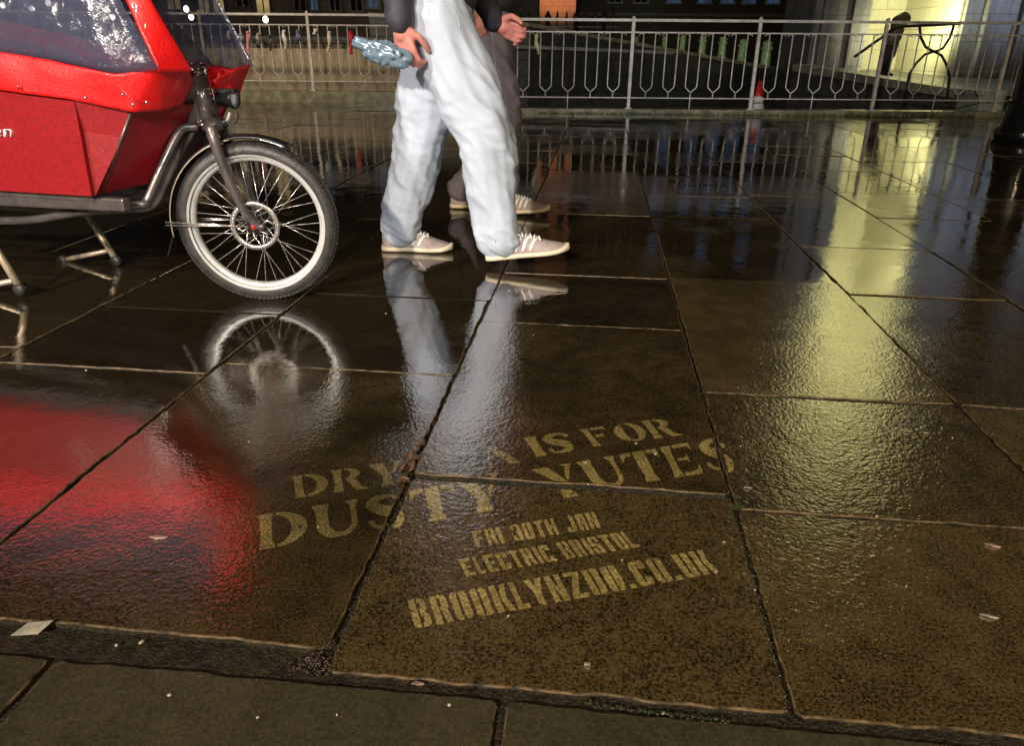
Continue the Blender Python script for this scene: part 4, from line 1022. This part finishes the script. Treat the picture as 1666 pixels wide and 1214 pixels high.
M['trousers'] = mat('charcoal_trousers', (.19, .165, .20), .8, var=.35, scale=14, bmp=.3, bscale=300, bdist=.002)
M['hair'] = mat('dark_hair', (.03, .02, .015), .5, var=.5, scale=60, bmp=.8, bscale=120)
M['shoe'] = mat('taupe_suede', (.42, .34, .32), .8, var=.25, scale=40, bmp=.3, bscale=300, bdist=.002)
M['sole'] = mat('cream_sole', (.80, .68, .50), .5, var=.15, scale=20)
M['stripe'] = mat('white_leather', (.86, .84, .84), .4, var=.1)
def hand_chains(wrist, dirv, palmn, curl=.9, size=1.0, thumb=1):
    """palm and five separate bent fingers; dirv wrist to knuckles, palmn palm normal"""
    d = Vector(dirv).normalized(); n = Vector(palmn).normalized(); sd = d.cross(n).normalized()*thumb
    wr = Vector(wrist); ch = []; s = size
    ch.append([(wr, .027*s), (wr+d*.03*s, .028*s)])
    for i, (k, ln) in enumerate(((.030, .075), (.010, .083), (-.011, .077), (-.031, .060))):
        kn = wr+d*(.092-.004*abs(i-1))*s+sd*k*s
        ch.append([(wr+d*.025*s+sd*k*.6*s, .016*s), (kn, .0115*s)])
        p = kn; a = curl*.35; chain = [(p, .0105*s)]
        for j, f in enumerate((.45, .30, .25)):
            a_ = a+curl*(.55*j); dd = d*math.cos(a_)+n*math.sin(a_); p = p+dd*ln*f*s; chain.append((p, (.0098-.0012*j)*s))
        ch.append(chain)
    t0_ = wr+d*.025*s+sd*.026*s; t1_ = t0_+(d*.55+sd*.62+n*.35).normalized()*.042*s; t2_ = t1_+(d*.85+sd*.15+n*.5).normalized()*.034*s; t3_ = t2_+(d*.8-sd*.1+n*.6).normalized()*.024*s
    ch.append([(t0_, .017*s), (t1_, .0125*s), (t2_, .0108*s), (t3_, .009*s)])
    return ch
def shoe(parent, heel, toe, zlift=0.0, pitch=0.0, wd=.052, high=.085):
    """low trainer: heel and toe on the ground plane; cream sole, taupe upper, three white stripes, laces"""
    heel, toe = Vector(heel), Vector(toe); fwd = (toe-heel); L = fwd.length; fwd.normalize(); sd = Vector((fwd.y, -fwd.x, 0)).normalized()
    up = sd.cross(fwd).normalized(); up = up if up.z > 0 else -up
    rotm = Matrix.Rotation(pitch, 3, sd); fw, upv = rotm @ fwd, rotm @ up
    def pt(t, s_, h): return heel+fw*(t*L)+sd*s_+upv*h
    ts = [0, .02, .06, .12, .22, .34, .46, .58, .70, .82, .91, .97, 1.0]
    hw = [.012, .024, .032, .036, .036, .034, .035, .041, .046, .045, .037, .022, .008]
    hw = [h*wd/.046 for h in hw]
    top = [.088, .092, .094, .092, .088, .090, .094, .083, .066, .052, .044, .036, .030]
    top = [h*high/.09 for h in top]
    up_mb = MB(); vs_ = []; nr = 18
    for t, w_, h in zip(ts, hw, top):
        for q in range(nr):
            a = 2*PI*q/nr; cx_ = math.cos(a); sy = math.sin(a)
            sx_ = math.copysign(abs(cx_)**.75, cx_)*w_*(1-.32*max(0, sy)); hz = .024+(h-.024)*max(0, sy)**.8 if sy > 0 else .024+.004*sy
            vs_.append(pt(t, sx_, hz))
    n = len(ts)
    up_mb.add(vs_, [(i*nr+q, i*nr+(q+1) % nr, (i+1)*nr+(q+1) % nr, (i+1)*nr+q) for i in range(n-1) for q in range(nr)]+[tuple(range(nr-1, -1, -1)), tuple((n-1)*nr+q for q in range(nr))], True)
    o = up_mb.build('shoe', M['shoe'], parent); sb_ = o.modifiers.new('s', 'SUBSURF'); sb_.levels = 1; sb_.render_levels = 2
    so = MB(); vs_ = []
    for t, w_ in zip(ts, hw):
        toe_up = .012*max(0, (t-.75)/.25)**2
        for s_, h in ((-1.06, .027), (-1.12, .014), (-1.0, .002), (0, .0), (1.0, .002), (1.12, .014), (1.06, .027), (0, .028)):
            vs_.append(pt(t*1.03-.015, s_*w_+.0, h+toe_up))
    so.add(vs_, [(i*8+q, i*8+(q+1) % 8, (i+1)*8+(q+1) % 8, (i+1)*8+q) for i in range(n-1) for q in range(8)]+[tuple(range(7, -1, -1)), tuple((n-1)*8+q for q in range(8))], True)
    s2 = so.build('sole', M['sole'], o); sb_ = s2.modifiers.new('s', 'SUBSURF'); sb_.levels = 1; sb_.render_levels = 2
    def wt(t):
        return np.interp(t, ts, hw), np.interp(t, ts, top)
    def skinpt(t, a, lift=.0025):
        w_, h = wt(t); c_, s_ = math.cos(a), math.sin(a)
        return pt(t, math.copysign(abs(c_)**.75, c_)*(w_+lift)*(1-.32*max(0, s_)), .024+(h+lift-.024)*max(0, s_)**.8)
    for side in (0, 1):
        for k_ in range(3):
            b = MB(); t0_ = .36+k_*.088; pts = []
            vs_ = []
            for j in range(9):
                a = rad(4+9.5*j); a = a if side == 0 else PI-a
                tt = t0_+.10*j/8
                vs_ += [skinpt(tt-.019, a, .0032), skinpt(tt+.019, a, .0032), skinpt(tt+.019, a, -.001), skinpt(tt-.019, a, -.001)]
            b.add(vs_, [(j*4+q, j*4+(q+1) % 4, (j+1)*4+(q+1) % 4, (j+1)*4+q) for j in range(8) for q in range(4)]+[(3, 2, 1, 0), (32, 33, 34, 35)], True)
            b.build('stripe', M['stripe'], o)
    for j in range(6):
        t = .40+j*.05; b = MB(); b.tube([skinpt(t+(.018 if j % 2 else -.006), rad(58), .005), skinpt(t+.006, rad(90), .008), skinpt(t+(-.006 if j % 2 else .018), rad(122), .005)], .0032, 6); b.build('lace', M['stripe'], o)
    b = MB()
    for s_ in (1, -1): b.tube(smooth([skinpt(.40, rad(90), .012), skinpt(.37, rad(90-20*s_), .028), skinpt(.44, rad(90-42*s_), .020), skinpt(.41, rad(90), .012)]), .0026, 6)
    b.build('lace_bow', M['stripe'], o)
    b = MB(); b.tube([pt(.03, -.022, top[2]), pt(-.0, 0, top[1]+.004), pt(.03, .022, top[2])], .006, 8); b.build('heel_tab', M['stripe'], o)
    return o
def head(c, face, s=1.0):
    """head ellipsoids, nose, ears, jaw; face = direction the person looks"""
    f = Vector(face).normalized(); r_ = Vector((f.y, -f.x, 0)).normalized(); rm = Matrix((tuple(r_), tuple(f), (0, 0, 1))).transposed(); c = Vector(c)
    P = lambda x, y, z: c+rm @ Vector((x*s, y*s, z*s))
    e = [(P(0, -.01, .03), (.074*s, .094*s, .090*s), rm), (P(0, .030, -.045), (.052*s, .055*s, .062*s), rm), (P(0, .098, -.012), (.012*s, .018*s, .022*s), rm), (P(0, .094, .012), (.009*s, .012*s, .026*s), rm),
         (P(.078, -.01, .0), (.010*s, .018*s, .030*s), rm), (P(-.078, -.01, .0), (.010*s, .018*s, .030*s), rm), (P(0, .078, -.052), (.024*s, .012*s, .008*s), rm), (P(0, .074, -.092), (.020*s, .014*s, .014*s), rm), (P(0, .078, .040), (.045*s, .016*s, .010*s), rm)]
    return e, P, rm
def person(base, label, hip, kneeL, ankL, kneeR, ankR, lean, elbL, wrL, handL, elbR, wrR, handR, shoes, mt, jk, group=None, voxel=.007, H_=1.0, hemr=.082, kr=.108, tr=.125):
    root = empty('person', base, label, 'person', group)
    hip = Vector(hip); ch = hip+Vector(lean); shc = ch+Vector((0, 0, .0)); face = Vector((1, -.05, 0))
    nk = ch+Vector((.01, 0, .10)); hc_ = nk+Vector((.03, 0, .16))
    sL, sR = ch+Vector((0, .18, .0)), ch+Vector((0, -.18, .0)); hL, hR = hip+Vector((0, .085, -.04)), hip+Vector((0, -.085, -.04))
    he, P, rm = head(hc_, face)
    segs = [[(hip, .13), (hip.lerp(ch, .5), .125), (ch+Vector((0, 0, -.06)), .13)], [(ch, .07), (nk, .056), (hc_+Vector((-.01, 0, -.05)), .055)],
            [(sL, .062), (elbL, .042), (wrL, .027)], [(sR, .062), (elbR, .042), (wrR, .027)], [(hL, .085), (kneeL, .055), (ankL, .038)], [(hR, .085), (kneeR, .055), (ankR, .038)]]
    for w_, (dv, nv, cu, th_) in ((wrL, handL), (wrR, handR)): segs += hand_chains(w_, dv, nv, cu, 1.0, th_)
    body = blob('body', segs, he+[(ch+Vector((0, 0, -.05)), (.10, .19, .13))], min(voxel, .0055) if H_ else voxel, M['skin_cold'], root, None, 3)
    for s_ in (1, -1):
        b = MB(); b.ell(P(.030*s_, .084, .012), (.012, .009, .009), 10, 8); b.build('eye', M['stripe'], body)
        b = MB(); b.ell(P(.030*s_, .0925, .012), (.005, .003, .005), 8, 6); b.build('iris', M['black'], body)
    blob('hair', [[(P(0, -.05, .06), .085), (P(0, -.08, -.02), .06)]], [(P(0, -.018, .055), (.084, .098, .085), rm)], .009, M['hair'], root, lambda v: noise.noise(v*45)*.008)
    def jfold(v):
        a = noise.noise(Vector((v.x*9+3, v.y*9, v.z*5)))*.014; z = v.z
        kk = math.exp(-((z-.52)/.14)**2)+1.3*math.exp(-((z-.12)/.08)**2)+.3
        r1 = 1-abs(noise.noise(Vector((v.x*9+z*7, v.y*12, z*20+v.x*8)))*2.6); r2 = noise.noise(Vector((v.x*16, v.y*16, z*52)))
        r3 = noise.noise(Vector((v.x*18+z*5, v.y*18, z*4)))
        r4 = 1-abs(noise.noise(Vector((v.x*11+z*9, v.y*13+z*3, z*3.2+2)))*3.2)
        return a*1.1+kk*(r1*.0046+r2*.0018)+r3*.005+max(r4, -.6)*.0052
    b_ = blob('jeans' if mt is M['jeans'] else 'trousers', [[(hL, tr), (Vector(hL).lerp(Vector(kneeL), .55), tr*.93), (kneeL, kr), (Vector(kneeL).lerp(Vector(ankL), .6), kr*.86), (Vector(ankL)+Vector((0, 0, -.005)), hemr)], [(hR, tr), (Vector(hR).lerp(Vector(kneeR), .55), tr*.93), (kneeR, kr), (Vector(kneeR).lerp(Vector(ankR), .6), kr*.86), (Vector(ankR)+Vector((0, 0, -.005)), hemr)]],
         [(hip, (.135, .175, .11))], voxel, mt, root, jfold, 5)
    bpy.context.view_layer.update()
    from mathutils.bvhtree import BVHTree
    bv_ = BVHTree.FromPolygons([v.co for v in b_.data.vertices], [tuple(p.vertices) for p in b_.data.polygons]); og = V3(root['_o'])
    def face_line(pts):
        out = []
        for x, z in pts:
            h_ = bv_.ray_cast(V3((x, -3, z))-og, V3((0, 1, 0)))
            if h_[0] is not None: out.append(h_[0]+og+V3((0, .0004, 0)))
        return out
    lines = []
    for hp, kn, an in ((hR, kneeR, ankR), (hL, kneeL, ankL)):
        L_ = resample([V3(hp)+V3((.01, 0, .05)), kn, V3(an)+V3((0, 0, -.01))], 46); lines.append([(p.x-.012, p.z) for p in L_])
    for ln in lines[:1 if mt is not M['jeans'] else 2]:
        q = face_line(ln)
        q = [p for i, p in enumerate(q) if i == 0 or (p-q[i-1]).length < .06]
        if len(q) > 4:
            b = MB(); b.tube(q, .0011, 5); b.build('seam', M['seam'], root)
    if mt is M['jeans']:
        q = face_line([(hip.x+.02+.075*math.sin(a), hip.z+.02-.10*(1-math.cos(a))) for a in [i*.11 for i in range(14)]])
        if len(q) > 3: b = MB(); b.tube(q, .002, 5); b.build('pocket_seam', M['seam'], root)
    def cfold(v): return noise.noise(Vector((v.x*8, v.y*8, v.z*6)))*.014+noise.noise(v*22)*.007
    blob('jacket', [[(hip+Vector((0, 0, .07)), .152), (hip.lerp(ch, .55), .155), (ch+Vector((0, 0, -.05)), .155)], [(sL, .085), (elbL, .066), (Vector(elbL).lerp(Vector(wrL), .94), .047)], [(sR, .085), (elbR, .066), (Vector(elbR).lerp(Vector(wrR), .94), .047)], [(nk, .075), (ch+Vector((0, 0, .02)), .11)]],
         [(ch+Vector((0, 0, -.06)), (.14, .225, .15)), (hip+Vector((0, 0, .09)), (.155, .195, .09))], max(voxel, .009), jk, root, cfold, 6)
    for s_ in shoes: shoe(root, *s_)
    return root
V = Vector
# walker in pale jeans: left foot planted behind, right leg swinging forward nearer the viewer
YA = 3.12
hf = G(622, 409); tf = G(736, 411)
hipA = W(712, 40, 3.02); hipA.z = .93
kL = W(686, 215, 3.12); aL = W(652, 368, 3.14)
kR = W(790, 222, 2.92); aR = W(812, 384, 2.90)
wL_ = W(806, 38, 3.26); eL_ = W(766, -40, 3.24); wR_ = W(650, 40, 2.80); eR_ = W(640, -55, 2.82)
heelR = W(792, 424, 2.90); toeR = W(926, 410, 2.90); heelR.z = max(heelR.z, .012)
person((hipA.x, 3.02, 0), 'walker in pale baggy jeans and striped trainers striding right, nearest the camera', hipA, kL, aL, kR, aR, (.03, 0, .48),
       eL_, wL_, ((1, .0, -.35), (-.3, -.9, -.3), 1.5, -1), eR_, wR_, ((.25, .0, -1), (.4, .8, 0), 1.25, 1),
       [((hf.x, 3.15, 0), (tf.x, 3.14, 0), 0, 0), (heelR, toeR, 0, 0)], M['jeans'], M['jacket'])
# second walker behind, dark trousers
hB = G(733, 338); tB = G(816, 337); YBp = hB.y
hipB = W(800, 30, YBp); hipB.z = .92
kLb = W(812, 215, YBp+.1); aLb = W(752, 305, YBp+.02); kRb = W(822, 200, YBp-.14); aRb = W(822, 300, YBp-.18)
hB2, tB2 = G(806, 348), G(890, 346)
person((hipB.x, YBp, 0), 'second walker in dark trousers and pale trainers, just behind the one in pale jeans', hipB, kLb, aLb, kRb, aRb, (.03, 0, .48),
       W(790, -60, YBp+.2), W(812, 20, YBp+.2), ((.5, 0, -1), (-.3, -.9, 0), 1.2, -1), W(790, -60, YBp-.2), W(770, 10, YBp-.2), ((.2, 0, -1), (.3, .9, 0), 1.2, 1),
       [((hB.x, YBp, 0), (tB.x, YBp, 0), 0, 0), ((hB2.x, YBp-.18, .0), (hB2.x+.285, YBp-.18, .02), 0, 0)], M['trousers'], M['jacket'], None, .009, 1.0, .072, .085, .105)
# crumpled silver-blue packaging in the rear hand
c_ = W(622, 84, 2.78)
mb = MB(); vs_ = []; n1, n2 = 60, 40
def crum(p): return 1+.30*noise.noise(p*20)-.35*abs(noise.noise(p*38))+.10*noise.noise(p*90)
axd = (W(590, 72, 2.78)-W(655, 96, 2.78)).normalized()
rmx = axd.to_track_quat('X', 'Z').to_matrix()
mb.ell((0, 0, 0), (.105, .035, .042), n1, n2)
mb.v = [tuple(c_+rmx @ (Vector(v)*crum(Vector(v)))) for v in mb.v]; mb.sm = [True]*len(mb.sm)
m_, t_, p_ = newmat('crumpled_film'); p_.inputs['Base Color'].default_value = (.20, .29, .38, 1); p_.inputs['Metallic'].default_value = .35; p_.inputs['Roughness'].default_value = .22
o = mb.build('plastic_bag', m_, None, c_); tag(o, 'crumpled shiny silver-blue plastic bag held in the rear hand of the nearest walker', 'plastic bag')

# distant hooded figure in front of the yellow wall
Yf = 15.6; fb = W(1440, 122, Yf); ft = W(1470, 20, Yf); h = ft.z-fb.z
root = empty('person', (fb.x, Yf, fb.z), 'distant hunched figure in a hooded brown-grey coat in front of the yellow wall', 'person')
def fp(x, y, dy=0): return W(x, y, Yf+dy)
M['coat'] = mat('taupe_coat', (.26, .21, .19), .8, var=.3)
body = blob('body', [[(fp(1446, 70), .11), (fp(1455, 50), .10), (fp(1462, 44), .06), (fp(1468, 36), .07)], [(fp(1449, 72, .05), .07), (fp(1446, 96, .05), .05), (fp(1441, 119, .05), .04)], [(fp(1447, 72, -.05), .07), (fp(1442, 95, -.05), .05), (fp(1435, 119, -.05), .04)], [(fp(1458, 50, -.12), .045), (fp(1450, 62, -.15), .04), (fp(1462, 66, -.15), .03)]],
      [(fp(1474, 36), (.05, .06, .08))], .014, M['skin'], root)
blob('coat', [[(fp(1447, 84), .135), (fp(1450, 68), .14), (fp(1459, 49), .13)], [(fp(1458, 50, -.12), .075), (fp(1449, 63, -.16), .07), (fp(1459, 66, -.16), .055)], [(fp(1458, 50, .12), .075), (fp(1449, 63, .16), .07), (fp(1459, 66, .16), .055)]], [], .016, M['coat'], root, lambda v: noise.noise(v*12)*.015)
blob('hood', [[(fp(1459, 44), .12), (fp(1463, 36), .145), (fp(1471, 30), .12)]], [], .014, mat('hood_cloth', (.14, .14, .09), .8), root, lambda v: noise.noise(v*14)*.012)
blob('trousers', [[(fp(1449, 76, .06), .09), (fp(1446, 96, .06), .07), (fp(1441, 115, .06), .06)], [(fp(1447, 76, -.06), .09), (fp(1442, 95, -.06), .07), (fp(1435, 115, -.06), .06)]], [], .014, M['jacket'], root)
for dx, dy in ((0, -.06), (6, .06)):
    b = MB(); b.ell(fp(1437+dx, 121, dy), (.13, .05, .045), 12, 8); b.build('shoe', M['black'], root)

# ================================================================== litter, leaves, moss on the paving
M['leaf_pale'] = mat('pale_wet_leaf', (.62, .42, .38), .35, var=.35, scale=60, bmp=.5, bscale=120, bdist=.002)
M['leaf_brown'] = mat('brown_wet_leaf', (.17, .10, .06), .3, var=.5, scale=50, bmp=.5, bscale=120, bdist=.002)
M['fleck'] = mat('pale_fleck', (.62, .56, .48), .4, var=.35, scale=60)
M['moss'] = mat('moss', (.04, .060, .014), .7, var=.5, scale=80)
M['grit'] = mat('dark_grit', (.06, .045, .03), .18, var=.6, scale=90)
def topz(x, y):
    v_, u_ = toUV(Vector((x, y, 0))); s_ = slab_at(v_, u_); return sz_(s_, v_, u_) if s_ else -.004
def leaf(name, px, py, L, wd, ang, m, label, cat, pts=None, curl=.003):
    g0 = G(px, py); z = topz(g0.x, g0.y)+.0006
    n = 8; vs_ = []
    for i in range(n+1):
        t = i/n; w_ = wd/2*math.sin(PI*min(1, max(.04, t)))**.8*(1+.15*math.sin(t*17)); x = (t-.5)*L
        for s_, dz in ((-1, curl), (0, 0), (1, curl*.6)):
            vs_.append(Vector((x*math.cos(ang)-s_*w_*math.sin(ang), x*math.sin(ang)+s_*w_*math.cos(ang), dz*(.5+.5*math.sin(t*5))))+Vector((g0.x, g0.y, z)))
    k_ = len(vs_); vs_ += [v+Vector((0, 0, .0007)) for v in vs_]
    fs_ = []
    for i in range(n):
        for j in range(2):
            a = i*3+j; fs_ += [(a, a+1, a+4, a+3), (k_+a+3, k_+a+4, k_+a+1, k_+a)]
    per = [i*3 for i in range(n+1)]+[n*3+1]+[i*3+2 for i in range(n, -1, -1)]+[1]
    for a, b2 in zip(per, per[1:]+per[:1]): fs_.append((b2, a, k_+a, k_+b2))
    b = MB(); b.add(vs_, fs_, True); o = b.build(name, m, None, (g0.x, g0.y, z)); tag(o, label, cat); return o
leaf('leaf', 258, 876, .032, .018, .1, M['leaf_pale'], 'pale pink leaf lying flat in the red reflection, left of the lettering', 'leaf')
leaf('leaf', 1616, 886, .026, .015, -.3, M['leaf_pale'], 'pale leaf near the right edge, the upper of two there', 'leaf')
leaf('leaf', 1610, 1001, .028, .010, -.25, M['fleck'], 'slim white leaf near the right edge, the lower of two there', 'leaf')
leaf('leaf', 956, 1080, .011, .009, .6, M['fleck'], 'small white leaf scrap alone below the lettering', 'leaf')
leaf('leaf', 1217, 792, .018, .010, .1, M['fleck'], 'small pale leaf just right of the mossy slab corner', 'leaf')
leaf('leaf', 680, 1111, .018, .008, .1, M['leaf_pale'], 'pale leaf on the joint above the front paving course', 'leaf')
leaf('leaf', 912, 474, .040, .022, .2, M['fleck'], 'pale leaf scrap on the paving in front of the walkers', 'leaf')
leaf('leaf', 1478, 700, .016, .012, .2, M['fleck'], 'left of two pale scraps on the slab with the yellow reflection', 'leaf')
leaf('leaf', 1508, 703, .014, .008, .2, M['fleck'], 'right of two pale scraps on the slab with the yellow reflection', 'leaf')
leaf('leaf', 1440, 812, .014, .008, .2, M['fleck'], 'pale scrap low on the slab with the yellow reflection', 'leaf')
# crumpled paper scrap at the front left
g0 = G(52, 1027); b = MB(); z = .001
b.prism([g0+V((-.024, -.012, z)), g0+V((.016, -.010, z+.002)), g0+V((.026, .014, z+.006)), g0+V((-.012, .012, z+.002))], V((0, 0, .0012)))
tag(b.build('paper_scrap', mat('wet_paper', (.50, .47, .42), .5, var=.4, scale=60), None, g0), 'dirty white scrap of paper in the broken joint at the front left', 'paper scrap')
for i in range(30):
    px, py = random.uniform(60, 1640), random.uniform(440, 1190)
    g0 = G(px, py); z = topz(g0.x, g0.y); b = MB(); r = random.uniform(.0010, .0026)*(1+g0.y*.25)
    b.ell(g0+V((0, 0, z+.0006)), (r*random.uniform(1, 1.8), r, .0012), 8, 5, Matrix.Rotation(random.uniform(0, 3), 3, 'Z'))
    tag(b.build('fleck', M['fleck'], None, (g0.x, g0.y, z)), 'tiny pale fleck of grit or petal stuck to the wet paving', 'fleck', 'pale flecks scattered on the paving')
def scatter(name, spots, m, label, cat, sh='leaf', n=1, size=.01):
    b = MB()
    for (px, py, spread, cnt) in spots:
        g0 = G(px, py)
        for i in range(cnt):
            a = random.uniform(0, 2*PI); r = spread*random.random()**.7; x, y = g0.x+r*math.cos(a), g0.y+r*math.sin(a)*.8; z = topz(x, y)
            s_ = size*random.uniform(.4, 1.3)
            if sh == 'leaf':
                rt_ = Matrix.Rotation(random.uniform(0, 6.3), 3, 'Z') @ Matrix.Rotation(random.uniform(-.9, .9), 3, 'X') @ Matrix.Rotation(random.uniform(-.5, .5), 3, 'Y')
                q = [rt_ @ V(p) for p in ((-s_, 0, 0), (-s_*.3, s_*.45, s_*.1), (s_*.5, s_*.4, 0), (s_, 0, s_*.15), (s_*.4, -s_*.45, 0), (-s_*.4, -s_*.4, s_*.1))]
                b.prism([p+V((x, y, z+s_*.35)) for p in q], V((0, 0, .0006)))
            else:
                b.ell((x, y, z+s_*.2), (s_, s_*random.uniform(.6, 1), s_*.6), 7, 5)
    o = b.build(name, m); tag(o, label, cat, None, 'stuff'); return o
scatter('leaf_litter', [(672, 742, .022, 16), (662, 762, .016, 12), (683, 722, .012, 8), (655, 785, .012, 7)], M['leaf_brown'], 'brown wet leaf litter caught in the joint between the first two letters groups', 'leaf litter', 'leaf', size=.011)
scatter('grit', [(520, 1066, .018, 60), (500, 1078, .02, 50), (540, 1050, .012, 35), (530, 1085, .018, 40), (478, 1082, .012, 16)], M['grit'], 'dark wet grit filling the broken corner of the joint below the lettering', 'grit', 'ell', size=.0026)
jl = [(lambda t: (545+225*t, 1060-520*t))(random.random()) for i in range(90)]
scatter('joint_grit', [(x, y, .007, 2) for x, y in jl]+[(1290-110*q, 1170-370*q, .007, 2) for q in [random.random() for i in range(60)]]+[(1185-45*q, 790-150*q, .006, 2) for q in [random.random() for i in range(30)]], M['grit'], 'wet grit lying along the two long joints beside the lettering', 'grit', 'ell', size=.0022)
scatter('moss', [(1196, 822, .014, 60), (1200, 806, .010, 25), (1190, 838, .008, 16)]+[(960+14*i, 1143+1.9*i, .007, 5) for i in range(17)]+[(1206+4*i, 850+17*i, .004, 3) for i in range(14)], M['moss'], 'green moss in the joints at the slab corner and along the front course', 'moss', 'ell', size=.0024)
b = MB()
for i in range(600):
    x = random.uniform(1.5, 6.2) if i > 160 else random.uniform(.3, 1.8); y = 10.66+random.uniform(-.05, .02); hgt = random.uniform(.02, .06 if x > 2.5 else .035); a = random.uniform(-.6, .6)
    b.prism([V((x-.006, y, -.01)), V((x+.006, y, -.01)), V((x+hgt*a, y-.01, hgt))], V((0, .004, 0)))
tag(b.build('grass', mat('kerb_grass', (.05, .11, .02), .7, var=.4)), 'short green grass growing along the foot of the kerb', 'grass', None, 'stuff')
